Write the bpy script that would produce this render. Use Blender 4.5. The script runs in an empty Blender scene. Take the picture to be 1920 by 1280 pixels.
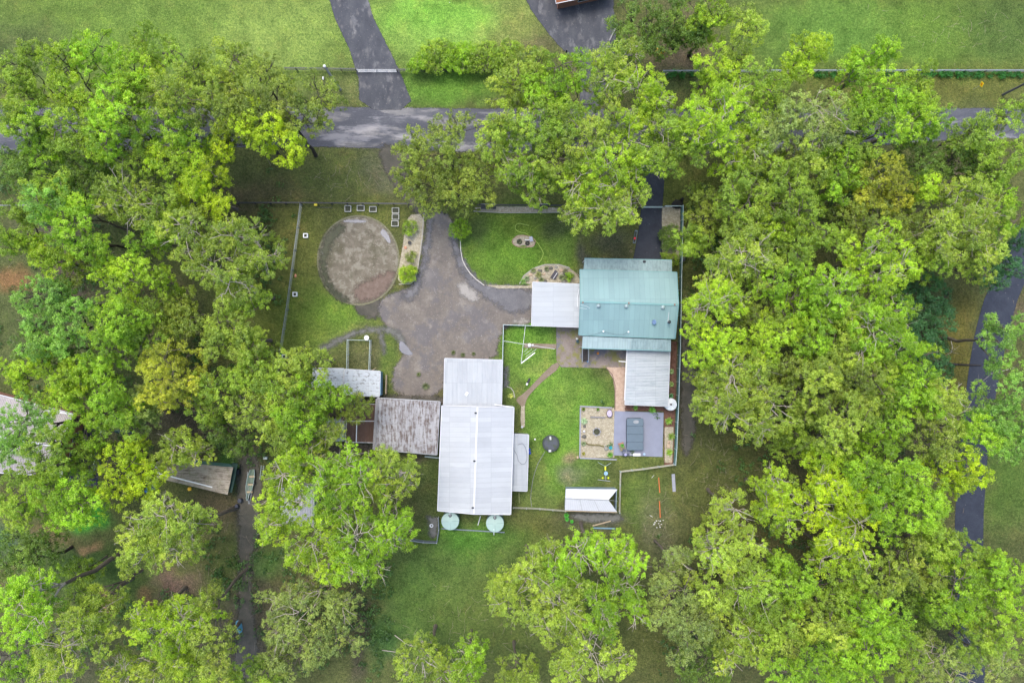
import bpy, math, random
import numpy as np
from mathutils import Vector, Matrix
R = math.radians
random.seed(7); rng = np.random.default_rng(7)
scn = bpy.context.scene
COL = scn.collection

# ------------------------------------------------------------------ camera, world, sun
H = 116.0                                    # flying height of the camera above the ground, metres
K = 1.5 / 1920.0
cam_d = bpy.data.cameras.new('camera'); cam = bpy.data.objects.new('camera', cam_d); COL.objects.link(cam)
cam.location = (0, 0, H); cam.rotation_euler = (0, 0, 0)
cam_d.sensor_width = 36; cam_d.lens = 24; cam_d.clip_end = 20000; cam_d.clip_start = 0.5
scn.camera = cam
w = bpy.data.worlds.new('World'); scn.world = w; w.use_nodes = True
nt = w.node_tree; nt.nodes.clear()
sky = nt.nodes.new('ShaderNodeTexSky'); sky.sky_type = 'NISHITA'; sky.sun_disc = False
sky.sun_elevation = R(66); sky.sun_rotation = R(-25)
sky.air_density = 1.0; sky.dust_density = 3.0; sky.ozone_density = 0.6
bg = nt.nodes.new('ShaderNodeBackground'); bg.inputs['Strength'].default_value = 0.15
out = nt.nodes.new('ShaderNodeOutputWorld')
nt.links.new(sky.outputs[0], bg.inputs[0]); nt.links.new(bg.outputs[0], out.inputs[0])
sd = bpy.data.lights.new('sun', 'SUN'); sd.energy = 0.8; sd.angle = R(26); sd.color = (1, 0.96, 0.9)
sun = bpy.data.objects.new('sun', sd); COL.objects.link(sun)
az, el = R(-25), R(66)
sv = Vector((math.sin(az) * math.cos(el), math.cos(az) * math.cos(el), math.sin(el)))
sun.rotation_euler = sv.to_track_quat('Z', 'Y').to_euler(); sun.location = (0, 0, 60)
scn.view_settings.view_transform = 'Standard'; scn.view_settings.look = 'None'
scn.view_settings.exposure = 1.2; scn.view_settings.gamma = 1
scn.render.engine = 'CYCLES'

# ------------------------------------------------------------------ helpers
def G(px, py, z=0.0):
    """ground position (metres) of a survey point read off the plan, for a point z metres up"""
    return Vector(((px - 960) * K * (H - z), -(py - 640) * K * (H - z), z))
PX = K * H                                  # metres per plan unit on the ground

class MB:
    def __init__(s): s.v = []; s.f = []
    def add(s, vs, fs):
        n = len(s.v); s.v += [tuple(p) for p in vs]; s.f += [tuple(i + n for i in f) for f in fs]; return s
    def box(s, c, d, rz=0.0, tilt=None):
        x, y, z = d[0] / 2, d[1] / 2, d[2] / 2
        m = Matrix.Rotation(rz, 3, 'Z')
        if tilt is not None: m = m @ Matrix.Rotation(tilt, 3, 'X')
        c = Vector(c)
        vs = [c + m @ Vector((a * x, b * y, e * z)) for e in (-1, 1) for b in (-1, 1) for a in (-1, 1)]
        return s.add(vs, [(0, 2, 3, 1), (4, 5, 7, 6), (0, 1, 5, 4), (2, 6, 7, 3), (0, 4, 6, 2), (1, 3, 7, 5)])
    def bar(s, a, b, w_, h_):
        a, b = Vector(a), Vector(b); d = (b - a)
        if d.length < 1e-6: return s
        d.normalize(); up = Vector((0, 0, 1)) if abs(d.z) < .95 else Vector((0, 1, 0))
        x = d.cross(up).normalized(); y = x.cross(d).normalized()
        o = [x * (i * w_ / 2) + y * (j * h_ / 2) for i, j in ((-1, -1), (1, -1), (1, 1), (-1, 1))]
        vs = [a + q for q in o] + [b + q for q in o]
        return s.add(vs, [(3, 2, 1, 0), (4, 5, 6, 7), (0, 1, 5, 4), (1, 2, 6, 5), (2, 3, 7, 6), (3, 0, 4, 7)])
    def tube(s, a, b, r0, r1=None, n=10, cap=True):
        r1 = r0 if r1 is None else r1
        a, b = Vector(a), Vector(b); d = (b - a).normalized()
        up = Vector((0, 0, 1)) if abs(d.z) < .95 else Vector((0, 1, 0))
        x = d.cross(up).normalized(); y = x.cross(d).normalized()
        vs = []
        for c, r in ((a, r0), (b, r1)):
            for i in range(n):
                t = 2 * math.pi * i / n; vs.append(c + x * math.cos(t) * r + y * math.sin(t) * r)
        fs = [(i, (i + 1) % n, n + (i + 1) % n, n + i) for i in range(n)]
        if cap: fs += [tuple(range(n - 1, -1, -1)), tuple(range(n, 2 * n))]
        return s.add(vs, fs)
    def path(s, pts, r, n=6):
        for a, b in zip(pts[:-1], pts[1:]): s.tube(a, b, r, r, n)
        return s
    def lathe(s, c, prof, n=32, sx=1.0, sy=1.0):
        c = Vector(c); vs = []; m = len(prof)
        for i in range(n):
            t = 2 * math.pi * i / n
            for r, z in prof: vs.append(c + Vector((math.cos(t) * r * sx, math.sin(t) * r * sy, z)))
        fs = []
        for i in range(n):
            j = (i + 1) % n
            for k in range(m - 1): fs.append((i * m + k, j * m + k, j * m + k + 1, i * m + k + 1))
        if prof[-1][0] > 1e-4: fs.append(tuple(i * m + m - 1 for i in range(n)))
        if prof[0][0] > 1e-4: fs.append(tuple(i * m for i in range(n - 1, -1, -1)))
        return s.add(vs, fs)
    def prism(s, pts, z0, z1):
        n = len(pts)
        area = sum(pts[i][0] * pts[(i + 1) % n][1] - pts[(i + 1) % n][0] * pts[i][1] for i in range(n))
        if area < 0: pts = pts[::-1]
        vs = [(p[0], p[1], z0) for p in pts] + [(p[0], p[1], z1) for p in pts]
        fs = [tuple(range(n - 1, -1, -1)), tuple(range(n, 2 * n))] + [(i, (i + 1) % n, n + (i + 1) % n, n + i) for i in range(n)]
        return s.add(vs, fs)
    def torus(s, c, r, t, n=28, m=8, sx=1, sy=1):
        vs = []; fs = []; c = Vector(c)
        for i in range(n):
            a = 2 * math.pi * i / n
            for j in range(m):
                b = 2 * math.pi * j / m
                rr = r + t * math.cos(b)
                vs.append(c + Vector((rr * math.cos(a) * sx, rr * math.sin(a) * sy, t * math.sin(b))))
        for i in range(n):
            for j in range(m):
                fs.append((i * m + j, ((i + 1) % n) * m + j, ((i + 1) % n) * m + (j + 1) % m, i * m + (j + 1) % m))
        return s.add(vs, fs)
    def rock(s, c, rx, ry, rz, seed=0, n=10, m=7):
        rr = random.Random(seed); c = Vector(c); vs = [c + Vector((0, 0, -rz * .5))]; fs = []
        for j in range(1, m):
            ph = math.pi * j / m
            for i in range(n):
                t = 2 * math.pi * i / n; k = rr.uniform(.82, 1.12)
                vs.append(c + Vector((math.sin(ph) * math.cos(t) * rx * k, math.sin(ph) * math.sin(t) * ry * k, -math.cos(ph) * rz * k)))
        vs.append(c + Vector((0, 0, rz)))
        for i in range(n): fs.append((0, 1 + (i + 1) % n, 1 + i))
        for j in range(m - 2):
            for i in range(n):
                a = 1 + j * n; fs.append((a + i, a + (i + 1) % n, a + n + (i + 1) % n, a + n + i))
        L = len(vs) - 1; a = 1 + (m - 2) * n
        for i in range(n): fs.append((a + i, a + (i + 1) % n, L))
        return s.add(vs, fs)
    def corr(s, a, b, c, d, n, h=0.05, t=0.05):
        """ribbed metal sheet: ribs run from edge a-b to edge d-c"""
        a, b, c, d = [Vector(q) for q in (a, b, c, d)]
        us = []
        for i in range(n): us += [(i / n, 0), ((i + .52) / n, 0), ((i + .64) / n, h), ((i + .88) / n, h)]
        us.append((1, 0)); m = len(us); vs = []
        nr = (b - a).cross(d - a).normalized()
        if nr.z < 0: nr = -nr
        for (p, q) in ((a, b), (d, c)):
            for u, z in us: vs.append(p.lerp(q, u) + nr * z)
        for (p, q) in ((a, b), (d, c)):
            for u, z in us: vs.append(p.lerp(q, u) - nr * t)
        flip = ((b - a).cross(d - a)).z > 0
        fs = []
        for i in range(m - 1):
            f = (i, i + 1, m + i + 1, m + i); g = (2 * m + i, 3 * m + i, 3 * m + i + 1, 2 * m + i + 1)
            e1 = (i, 2 * m + i, 2 * m + i + 1, i + 1); e2 = (m + i, m + i + 1, 3 * m + i + 1, 3 * m + i)
            fs += [f if flip else f[::-1], g if flip else g[::-1], e1 if flip else e1[::-1], e2 if flip else e2[::-1]]
        e3 = (0, m, 3 * m, 2 * m); e4 = (m - 1, 3 * m - 1, 4 * m - 1, 2 * m - 1)
        fs += [e3 if flip else e3[::-1], e4 if flip else e4[::-1]]
        return s.add(vs, fs)
    def build(s, name, mat=None, parent=None, smooth=False, color=None):
        me = bpy.data.meshes.new(name); me.from_pydata(s.v, [], s.f); me.update()
        if smooth:
            for p in me.polygons: p.use_smooth = True
        return link(name, me, mat, parent, color)

def link(name, me, mat=None, parent=None, color=None):
    o = bpy.data.objects.new(name, me); COL.objects.link(o)
    if mat is not None: me.materials.append(mat)
    if color is not None: o.color = (*color[:3], 1)
    if parent is not None:
        o.parent = parent; o.matrix_parent_inverse = Matrix.Translation(parent.location).inverted() if parent.rotation_euler[2] == 0 else (Matrix.Translation(parent.location) @ Matrix.Rotation(parent.rotation_euler[2], 4, 'Z')).inverted()
    return o
def tag(o, label, cat, group=None, kind=None):
    if label: o['label'] = label
    if cat: o['category'] = cat
    if group: o['group'] = group
    if kind: o['kind'] = kind
    return o
def thing(name, loc, label, cat, group=None):
    o = bpy.data.objects.new(name, None); COL.objects.link(o); o.location = loc; o.empty_display_size = .3
    return tag(o, label, cat, group)
def struct(o): o['kind'] = 'structure'; return o

# ------------------------------------------------------------------ materials
def newmat(name):
    m = bpy.data.materials.new(name); m.use_nodes = True; t = m.node_tree
    b = t.nodes['Principled BSDF']; return m, t, b
def N(t, typ, **kw):
    n = t.nodes.new(typ)
    for k, v in kw.items():
        if k in n.inputs: n.inputs[k].default_value = v
        else: setattr(n, k, v)
    return n
def noise(t, vec, scale, detail=4, rough=.6):
    n = N(t, 'ShaderNodeTexNoise'); n.inputs['Scale'].default_value = scale; n.inputs['Detail'].default_value = detail
    n.inputs['Roughness'].default_value = rough; t.links.new(vec, n.inputs['Vector']); return n.outputs['Fac']
def ramp(t, fac, stops):
    r = N(t, 'ShaderNodeValToRGB'); e = r.color_ramp.elements
    while len(e) < len(stops): e.new(0.5)
    for el_, (p, c) in zip(e, stops):
        el_.position = p; el_.color = (*c, 1) if len(c) == 3 else c
    t.links.new(fac, r.inputs[0]); return r.outputs[0]
def mixc(t, fac, a, b, mode='MIX'):
    n = N(t, 'ShaderNodeMix', data_type='RGBA', blend_type=mode)
    if isinstance(fac, (int, float)): n.inputs[0].default_value = fac
    else: t.links.new(fac, n.inputs[0])
    for i, q in ((6, a), (7, b)):
        if isinstance(q, tuple): n.inputs[i].default_value = (*q[:3], 1)
        else: t.links.new(q, n.inputs[i])
    return n.outputs[2]
def mth(t, op, a, b=None, clamp=False):
    n = N(t, 'ShaderNodeMath', operation=op); n.use_clamp = clamp
    for i, q in ((0, a), (1, b)):
        if q is None: continue
        if isinstance(q, (int, float)): n.inputs[i].default_value = q
        else: t.links.new(q, n.inputs[i])
    return n.outputs[0]
def coords(t, scale=(1, 1, 1), rz=0):
    tc = N(t, 'ShaderNodeTexCoord'); mp = N(t, 'ShaderNodeMapping'); mp.inputs['Scale'].default_value = scale
    mp.inputs['Rotation'].default_value = (0, 0, rz)
    t.links.new(tc.outputs['Object'], mp.inputs['Vector']); return mp.outputs[0]
def bump(t, b, h, dist, strength=1.0):
    n = N(t, 'ShaderNodeBump'); n.inputs['Distance'].default_value = dist; n.inputs['Strength'].default_value = strength
    t.links.new(h, n.inputs['Height']); t.links.new(n.outputs[0], b.inputs['Normal'])
MC = {}
def plain(name, c, rough=.6, metal=0.0, var=.25, scale=3.0, rust=None):
    """weathered paint / timber / plastic: base colour broken up by fine and coarse noise"""
    if name in MC: return MC[name]
    m, t, b = newmat(name); v = coords(t)
    n1 = noise(t, v, scale, 5); n2 = noise(t, v, scale * 9, 3)
    f = mth(t, 'ADD', mth(t, 'MULTIPLY', n1, .65), mth(t, 'MULTIPLY', n2, .35))
    lo = tuple(x * (1 - var) for x in c); hi = tuple(min(1, x * (1 + var)) for x in c)
    cc = ramp(t, f, [(.3, lo), (.7, hi)])
    if rust:
        cc = mixc(t, ramp(t, noise(t, v, scale * .7, 6, .7), [(.52, (0, 0, 0)), (.62, (1, 1, 1))]), cc, rust)
    t.links.new(cc, b.inputs['Base Color']); b.inputs['Roughness'].default_value = rough; b.inputs['Metallic'].default_value = metal
    bump(t, b, n2, .01, .5)
    MC[name] = m; return m
def roofmat(name, c, dirt, streak=(1, .12, 1), amt=.5, rough=.42, fine=.1, metal=0.0, rz=0, dirt_lo=.48, dirt_hi=.7, moss=None):
    m, t, b = newmat(name); v = coords(t); vs = coords(t, streak, rz)
    n1 = noise(t, v, .35, 5); n2 = noise(t, vs, 3.2, 6, .7); n3 = noise(t, v, 14, 3); n4 = noise(t, v, 1.4, 7, .75)
    base = mixc(t, n1, tuple(x * .9 for x in c), tuple(min(1, x * 1.08) for x in c))
    base = mixc(t, mth(t, 'MULTIPLY', n3, fine * 2), base, tuple(x * .6 for x in c))
    k = mth(t, 'MULTIPLY', ramp(t, mth(t, 'ADD', mth(t, 'MULTIPLY', n2, .6), mth(t, 'MULTIPLY', n4, .4)), [(dirt_lo, (0, 0, 0)), (dirt_hi, (1, 1, 1))]), amt)
    cc = mixc(t, k, base, dirt)
    # sheet laps: big panels that differ a little, with thin dark joints
    bt = N(t, 'ShaderNodeTexBrick'); t.links.new(v if streak[0] >= streak[1] else coords(t, (1, 1, 1), R(90)), bt.inputs['Vector'])
    bt.inputs['Scale'].default_value = 1.0; bt.inputs['Brick Width'].default_value = .82; bt.inputs['Row Height'].default_value = 3.4; bt.inputs['Mortar Size'].default_value = .018; bt.offset = .0
    bt.inputs['Color1'].default_value = (.93, .93, .94, 1); bt.inputs['Color2'].default_value = (1.06, 1.06, 1.05, 1); bt.inputs['Mortar'].default_value = (.74, .74, .75, 1)
    cc = mixc(t, 1.0, cc, bt.outputs['Color'], 'MULTIPLY')
    # small dark specks: twigs, leaves and screws
    vo = N(t, 'ShaderNodeTexVoronoi'); vo.inputs['Scale'].default_value = 1.7; t.links.new(v, vo.inputs['Vector'])
    sp = ramp(t, vo.outputs['Distance'], [(.05, (1, 1, 1)), (.085, (0, 0, 0))])
    cc = mixc(t, mth(t, 'MULTIPLY', sp, .45), cc, tuple(x * .45 for x in dirt))
    if moss: cc = mixc(t, ramp(t, noise(t, v, .8, 6, .8), [(.55, (0, 0, 0)), (.68, (.8, .8, .8))]), cc, moss)
    t.links.new(cc, b.inputs['Base Color']); b.inputs['Metallic'].default_value = metal
    t.links.new(ramp(t, n4, [(.3, (rough - .08,) * 3), (.7, (rough + .2,) * 3)]), b.inputs['Roughness'])
    bump(t, b, n3, .006, .4)
    return m

def foliage_mat():
    m, t, b = newmat('leaves'); t.nodes.remove(b)
    oi = N(t, 'ShaderNodeObjectInfo'); at = N(t, 'ShaderNodeAttribute', attribute_name='tint')
    at2 = N(t, 'ShaderNodeAttribute', attribute_name='hue')
    c = mixc(t, 1.0, oi.outputs['Color'], ramp(t, at.outputs['Fac'], [(0, (.5, .55, .5)), (.5, (1, 1, 1)), (1, (1.6, 1.5, 1.5))]), 'MULTIPLY')
    c = mixc(t, ramp(t, at2.outputs['Fac'], [(.6, (0, 0, 0)), (1, (.3, .3, .3))]), c, mixc(t, 1.0, c, (1.4, 1.0, .8), 'MULTIPLY'))
    c = mixc(t, ramp(t, at2.outputs['Fac'], [(0, (.4, .4, .4)), (.4, (0, 0, 0))]), c, mixc(t, 1.0, c, (.8, .92, 1.5), 'MULTIPLY'))
    d = N(t, 'ShaderNodeBsdfDiffuse'); tr = N(t, 'ShaderNodeBsdfTranslucent'); gl = N(t, 'ShaderNodeBsdfGlossy'); gl.inputs['Roughness'].default_value = .5
    t.links.new(c, d.inputs['Color']); t.links.new(mixc(t, 1.0, c, (1.15, 1.15, .5), 'MULTIPLY'), tr.inputs['Color'])
    gl.inputs['Color'].default_value = (.8, .9, 1, 1)
    m1 = N(t, 'ShaderNodeMixShader'); m1.inputs[0].default_value = .38
    t.links.new(d.outputs[0], m1.inputs[1]); t.links.new(tr.outputs[0], m1.inputs[2])
    m2 = N(t, 'ShaderNodeMixShader'); m2.inputs[0].default_value = .035
    t.links.new(m1.outputs[0], m2.inputs[1]); t.links.new(gl.outputs[0], m2.inputs[2])
    t.links.new(m2.outputs[0], t.nodes['Material Output'].inputs[0]); return m
LEAF = foliage_mat()
def bark_mat():
    m, t, b = newmat('bark'); v = coords(t, (1, 1, .3)); oi = N(t, 'ShaderNodeObjectInfo')
    n1 = noise(t, v, 5, 6, .7)
    c = mixc(t, 1.0, oi.outputs['Color'], ramp(t, n1, [(.3, (.5, .47, .45)), (.7, (1.35, 1.3, 1.25))]), 'MULTIPLY')
    t.links.new(c, b.inputs['Base Color']); b.inputs['Roughness'].default_value = .85; bump(t, b, n1, .03); return m
BARK = bark_mat()
# ------------------------------------------------------------------ ground
def vnoise(x, y, s, seed):
    r = np.random.default_rng(seed); T = r.random((257, 257))
    u = (x / s) % 256; v = (y / s) % 256; i = u.astype(int); j = v.astype(int); fu = u - i; fv = v - j
    fu = fu * fu * (3 - 2 * fu); fv = fv * fv * (3 - 2 * fv)
    return (T[i, j] * (1 - fu) + T[i + 1, j] * fu) * (1 - fv) + (T[i, j + 1] * (1 - fu) + T[i + 1, j + 1] * fu) * fv
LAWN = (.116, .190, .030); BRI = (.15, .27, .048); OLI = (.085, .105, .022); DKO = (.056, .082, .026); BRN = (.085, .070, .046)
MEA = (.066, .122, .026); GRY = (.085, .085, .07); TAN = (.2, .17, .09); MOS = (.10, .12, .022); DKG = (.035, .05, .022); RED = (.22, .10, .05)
# px, py, rx, ry, colour, strength, litter
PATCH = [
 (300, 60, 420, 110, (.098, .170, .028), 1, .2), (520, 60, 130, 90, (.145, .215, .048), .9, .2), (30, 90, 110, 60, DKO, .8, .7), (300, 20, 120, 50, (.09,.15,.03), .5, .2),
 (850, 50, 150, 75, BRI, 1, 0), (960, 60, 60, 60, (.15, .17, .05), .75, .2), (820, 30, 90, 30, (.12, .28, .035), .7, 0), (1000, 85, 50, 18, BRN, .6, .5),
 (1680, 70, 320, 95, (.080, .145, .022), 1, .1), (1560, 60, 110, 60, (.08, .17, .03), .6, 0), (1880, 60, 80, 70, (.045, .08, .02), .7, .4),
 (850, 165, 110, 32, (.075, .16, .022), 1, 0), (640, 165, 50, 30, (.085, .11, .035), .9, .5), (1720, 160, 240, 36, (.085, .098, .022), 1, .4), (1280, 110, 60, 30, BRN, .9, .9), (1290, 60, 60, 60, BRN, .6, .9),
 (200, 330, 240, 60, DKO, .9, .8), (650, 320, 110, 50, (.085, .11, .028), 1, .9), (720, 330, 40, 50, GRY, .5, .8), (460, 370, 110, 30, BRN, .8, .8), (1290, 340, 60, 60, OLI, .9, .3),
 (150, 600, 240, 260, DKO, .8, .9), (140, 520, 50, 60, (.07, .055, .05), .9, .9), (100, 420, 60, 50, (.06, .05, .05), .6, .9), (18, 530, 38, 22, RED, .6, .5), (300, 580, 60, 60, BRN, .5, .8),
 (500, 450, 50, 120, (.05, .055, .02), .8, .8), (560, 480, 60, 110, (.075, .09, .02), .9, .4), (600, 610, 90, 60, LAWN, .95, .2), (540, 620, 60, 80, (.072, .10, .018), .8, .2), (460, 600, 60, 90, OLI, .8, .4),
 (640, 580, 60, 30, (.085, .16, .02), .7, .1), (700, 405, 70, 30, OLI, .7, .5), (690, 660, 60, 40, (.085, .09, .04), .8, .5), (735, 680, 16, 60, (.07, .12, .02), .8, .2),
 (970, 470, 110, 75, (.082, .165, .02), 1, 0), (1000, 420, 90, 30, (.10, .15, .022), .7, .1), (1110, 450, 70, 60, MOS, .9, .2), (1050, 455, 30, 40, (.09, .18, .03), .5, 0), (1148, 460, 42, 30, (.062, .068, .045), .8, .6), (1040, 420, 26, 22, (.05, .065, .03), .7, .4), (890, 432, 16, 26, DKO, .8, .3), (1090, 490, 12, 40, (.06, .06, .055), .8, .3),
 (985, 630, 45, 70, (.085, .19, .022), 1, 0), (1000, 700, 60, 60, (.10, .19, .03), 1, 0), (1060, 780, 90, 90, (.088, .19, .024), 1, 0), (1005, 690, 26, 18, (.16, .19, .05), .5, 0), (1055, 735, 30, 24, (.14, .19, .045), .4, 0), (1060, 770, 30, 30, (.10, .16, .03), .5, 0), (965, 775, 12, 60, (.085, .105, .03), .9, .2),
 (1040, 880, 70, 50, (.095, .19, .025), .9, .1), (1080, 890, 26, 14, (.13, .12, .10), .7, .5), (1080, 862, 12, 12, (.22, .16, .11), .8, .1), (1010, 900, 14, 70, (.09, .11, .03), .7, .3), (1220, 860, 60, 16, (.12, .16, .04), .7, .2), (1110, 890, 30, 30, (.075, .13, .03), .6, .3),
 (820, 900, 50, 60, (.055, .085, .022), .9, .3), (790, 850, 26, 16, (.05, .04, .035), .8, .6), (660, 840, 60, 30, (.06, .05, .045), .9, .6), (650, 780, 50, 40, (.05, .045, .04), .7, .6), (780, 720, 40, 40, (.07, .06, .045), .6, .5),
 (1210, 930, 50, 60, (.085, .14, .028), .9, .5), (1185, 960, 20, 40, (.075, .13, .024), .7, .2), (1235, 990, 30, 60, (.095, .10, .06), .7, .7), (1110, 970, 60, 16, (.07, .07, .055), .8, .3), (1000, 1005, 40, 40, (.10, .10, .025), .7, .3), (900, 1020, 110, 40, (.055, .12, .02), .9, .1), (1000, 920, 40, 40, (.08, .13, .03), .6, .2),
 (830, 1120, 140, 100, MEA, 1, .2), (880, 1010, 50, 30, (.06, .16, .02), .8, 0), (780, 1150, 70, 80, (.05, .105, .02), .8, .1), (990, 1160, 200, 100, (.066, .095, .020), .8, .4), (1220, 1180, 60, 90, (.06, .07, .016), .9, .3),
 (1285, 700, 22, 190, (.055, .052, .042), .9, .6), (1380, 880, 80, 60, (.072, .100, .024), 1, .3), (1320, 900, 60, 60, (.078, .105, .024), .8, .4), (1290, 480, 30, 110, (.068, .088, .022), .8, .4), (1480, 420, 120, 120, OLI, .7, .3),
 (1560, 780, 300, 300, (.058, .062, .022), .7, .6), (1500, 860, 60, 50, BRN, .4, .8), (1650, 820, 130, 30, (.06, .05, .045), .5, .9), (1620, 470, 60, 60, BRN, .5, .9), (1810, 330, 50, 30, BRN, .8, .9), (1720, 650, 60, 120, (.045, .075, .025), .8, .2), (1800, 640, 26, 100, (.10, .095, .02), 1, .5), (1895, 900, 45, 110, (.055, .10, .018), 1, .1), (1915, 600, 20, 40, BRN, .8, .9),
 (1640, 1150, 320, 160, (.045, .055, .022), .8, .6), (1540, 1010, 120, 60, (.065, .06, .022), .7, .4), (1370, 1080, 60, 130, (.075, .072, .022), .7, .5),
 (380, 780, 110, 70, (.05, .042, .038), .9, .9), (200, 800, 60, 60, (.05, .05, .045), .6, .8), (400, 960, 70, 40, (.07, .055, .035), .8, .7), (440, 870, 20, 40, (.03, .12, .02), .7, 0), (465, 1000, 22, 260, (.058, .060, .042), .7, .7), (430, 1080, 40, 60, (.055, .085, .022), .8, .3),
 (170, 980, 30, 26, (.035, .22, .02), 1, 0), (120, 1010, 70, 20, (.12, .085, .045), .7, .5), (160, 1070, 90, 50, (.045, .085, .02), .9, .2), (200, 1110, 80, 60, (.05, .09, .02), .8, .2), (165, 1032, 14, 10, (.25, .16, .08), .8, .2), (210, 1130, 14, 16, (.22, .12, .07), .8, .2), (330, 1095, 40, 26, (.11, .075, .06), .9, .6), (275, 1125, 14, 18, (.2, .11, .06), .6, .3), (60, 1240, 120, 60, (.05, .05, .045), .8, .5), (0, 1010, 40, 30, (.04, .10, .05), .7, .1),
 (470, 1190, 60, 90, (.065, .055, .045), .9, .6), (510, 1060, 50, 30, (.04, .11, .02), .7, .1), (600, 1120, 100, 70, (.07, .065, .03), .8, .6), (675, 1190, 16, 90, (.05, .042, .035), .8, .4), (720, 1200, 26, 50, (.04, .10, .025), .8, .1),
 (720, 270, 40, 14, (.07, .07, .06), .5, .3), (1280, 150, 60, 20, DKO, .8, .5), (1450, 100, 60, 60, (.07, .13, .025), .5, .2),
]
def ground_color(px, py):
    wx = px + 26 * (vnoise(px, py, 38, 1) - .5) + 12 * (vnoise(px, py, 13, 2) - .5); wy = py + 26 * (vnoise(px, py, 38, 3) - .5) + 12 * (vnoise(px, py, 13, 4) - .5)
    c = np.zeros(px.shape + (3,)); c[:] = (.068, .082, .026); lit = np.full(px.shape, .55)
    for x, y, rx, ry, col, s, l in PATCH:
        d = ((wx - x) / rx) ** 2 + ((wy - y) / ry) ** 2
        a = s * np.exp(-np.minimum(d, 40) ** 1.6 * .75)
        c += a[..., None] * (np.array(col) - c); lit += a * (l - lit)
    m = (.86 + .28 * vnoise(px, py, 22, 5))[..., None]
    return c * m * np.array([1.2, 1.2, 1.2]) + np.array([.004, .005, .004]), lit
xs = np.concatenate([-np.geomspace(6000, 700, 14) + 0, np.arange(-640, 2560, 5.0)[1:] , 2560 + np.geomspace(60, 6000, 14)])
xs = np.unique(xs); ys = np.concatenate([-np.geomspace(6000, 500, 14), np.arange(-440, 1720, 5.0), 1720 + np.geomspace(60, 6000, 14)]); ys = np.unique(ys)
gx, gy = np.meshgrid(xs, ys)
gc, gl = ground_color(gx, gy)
P3 = np.stack([(gx - 960) * PX, -(gy - 640) * PX, np.zeros_like(gx)], -1).reshape(-1, 3)
nx, ny = len(xs), len(ys); idx = np.arange(nx * ny).reshape(ny, nx)
F = np.stack([idx[1:, :-1], idx[1:, 1:], idx[:-1, 1:], idx[:-1, :-1]], -1).reshape(-1, 4)
def mesh_np(name, V, Fq, attrs=None, smooth=False):
    me = bpy.data.meshes.new(name); nv = len(V); nf = len(Fq); k = Fq.shape[1]
    me.vertices.add(nv); me.vertices.foreach_set('co', np.ascontiguousarray(V, dtype=np.float32).ravel())
    me.loops.add(nf * k); me.loops.foreach_set('vertex_index', np.ascontiguousarray(Fq, dtype=np.int32).ravel())
    me.polygons.add(nf); me.polygons.foreach_set('loop_start', np.arange(0, nf * k, k, dtype=np.int32))
    me.update(calc_edges=True)
    for an, (ty, data) in (attrs or {}).items():
        a = me.attributes.new(an, ty, 'POINT')
        if ty == 'FLOAT': a.data.foreach_set('value', np.ascontiguousarray(data, dtype=np.float32).ravel())
        else:
            d = np.concatenate([data, np.ones((len(data), 1))], 1); a.data.foreach_set('color', np.ascontiguousarray(d, dtype=np.float32).ravel())
    if smooth: me.polygons.foreach_set('use_smooth', np.ones(nf, dtype=bool))
    return me
def ground_mat():
    m, t, b = newmat('grass_and_soil'); v = coords(t)
    at = N(t, 'ShaderNodeAttribute', attribute_name='Col'); al = N(t, 'ShaderNodeAttribute', attribute_name='litter')
    c = at.outputs['Color']
    n1 = noise(t, v, .45, 6, .65); n2 = noise(t, v, 2.2, 5, .7); n3 = noise(t, v, 6.5, 4, .8)
    c = mixc(t, 1.0, c, ramp(t, n1, [(.25, (.62, .66, .6)), (.5, (1, 1, 1)), (.75, (1.35, 1.25, 1.1))]), 'MULTIPLY')
    c = mixc(t, 1.0, c, ramp(t, n2, [(.32, (.58, .66, .6)), (.68, (1.45, 1.34, 1.4))]), 'MULTIPLY')
    c = mixc(t, 1.0, c, ramp(t, n3, [(.36, (.42, .48, .42)), (.5, (1, 1, 1)), (.64, (1.95, 1.75, 1.85))]), 'MULTIPLY')
    # fallen leaves and dry bits: small pale or brown flecks where litter gathers
    n5 = noise(t, v, 18, 3, .8)
    c = mixc(t, 1.0, c, ramp(t, n5, [(.35, (.68, .7, .66)), (.5, (1, 1, 1)), (.66, (1.45, 1.4, 1.4))]), 'MULTIPLY')
    wd = ramp(t, noise(t, v, .9, 7, .8), [(.56, (0, 0, 0)), (.66, (.6, .6, .6))])
    c = mixc(t, wd, c, mixc(t, 1.0, c, (.62, 1.0, .6), 'MULTIPLY'))
    dr = ramp(t, noise(t, v, .23, 7, .75), [(.54, (0, 0, 0)), (.68, (.55, .55, .55))])
    c = mixc(t, dr, c, mixc(t, 1.0, c, (1.5, 1.12, 1.3), 'MULTIPLY'))
    lt = mth(t, 'MULTIPLY', ramp(t, noise(t, v, 4.6, 5, .85), [(.5, (0, 0, 0)), (.62, (1, 1, 1))]), al.outputs['Fac'])
    c = mixc(t, mth(t, 'MULTIPLY', lt, .75), c, ramp(t, noise(t, v, 1.1, 3), [(.35, (.07, .05, .032)), (.7, (.15, .12, .085))]))
    fl = mth(t, 'MULTIPLY', ramp(t, noise(t, v, 11, 2, .5), [(.66, (0, 0, 0)), (.72, (1, 1, 1))]), al.outputs['Fac'])
    c = mixc(t, mth(t, 'MULTIPLY', fl, .5), c, (.3, .26, .17))
    t.links.new(c, b.inputs['Base Color']); b.inputs['Roughness'].default_value = .95; b.inputs['Specular IOR Level'].default_value = .1
    bump(t, b, mth(t, 'ADD', n3, mth(t, 'MULTIPLY', n2, 2)), .12, .8); return m
GM = ground_mat()
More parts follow.
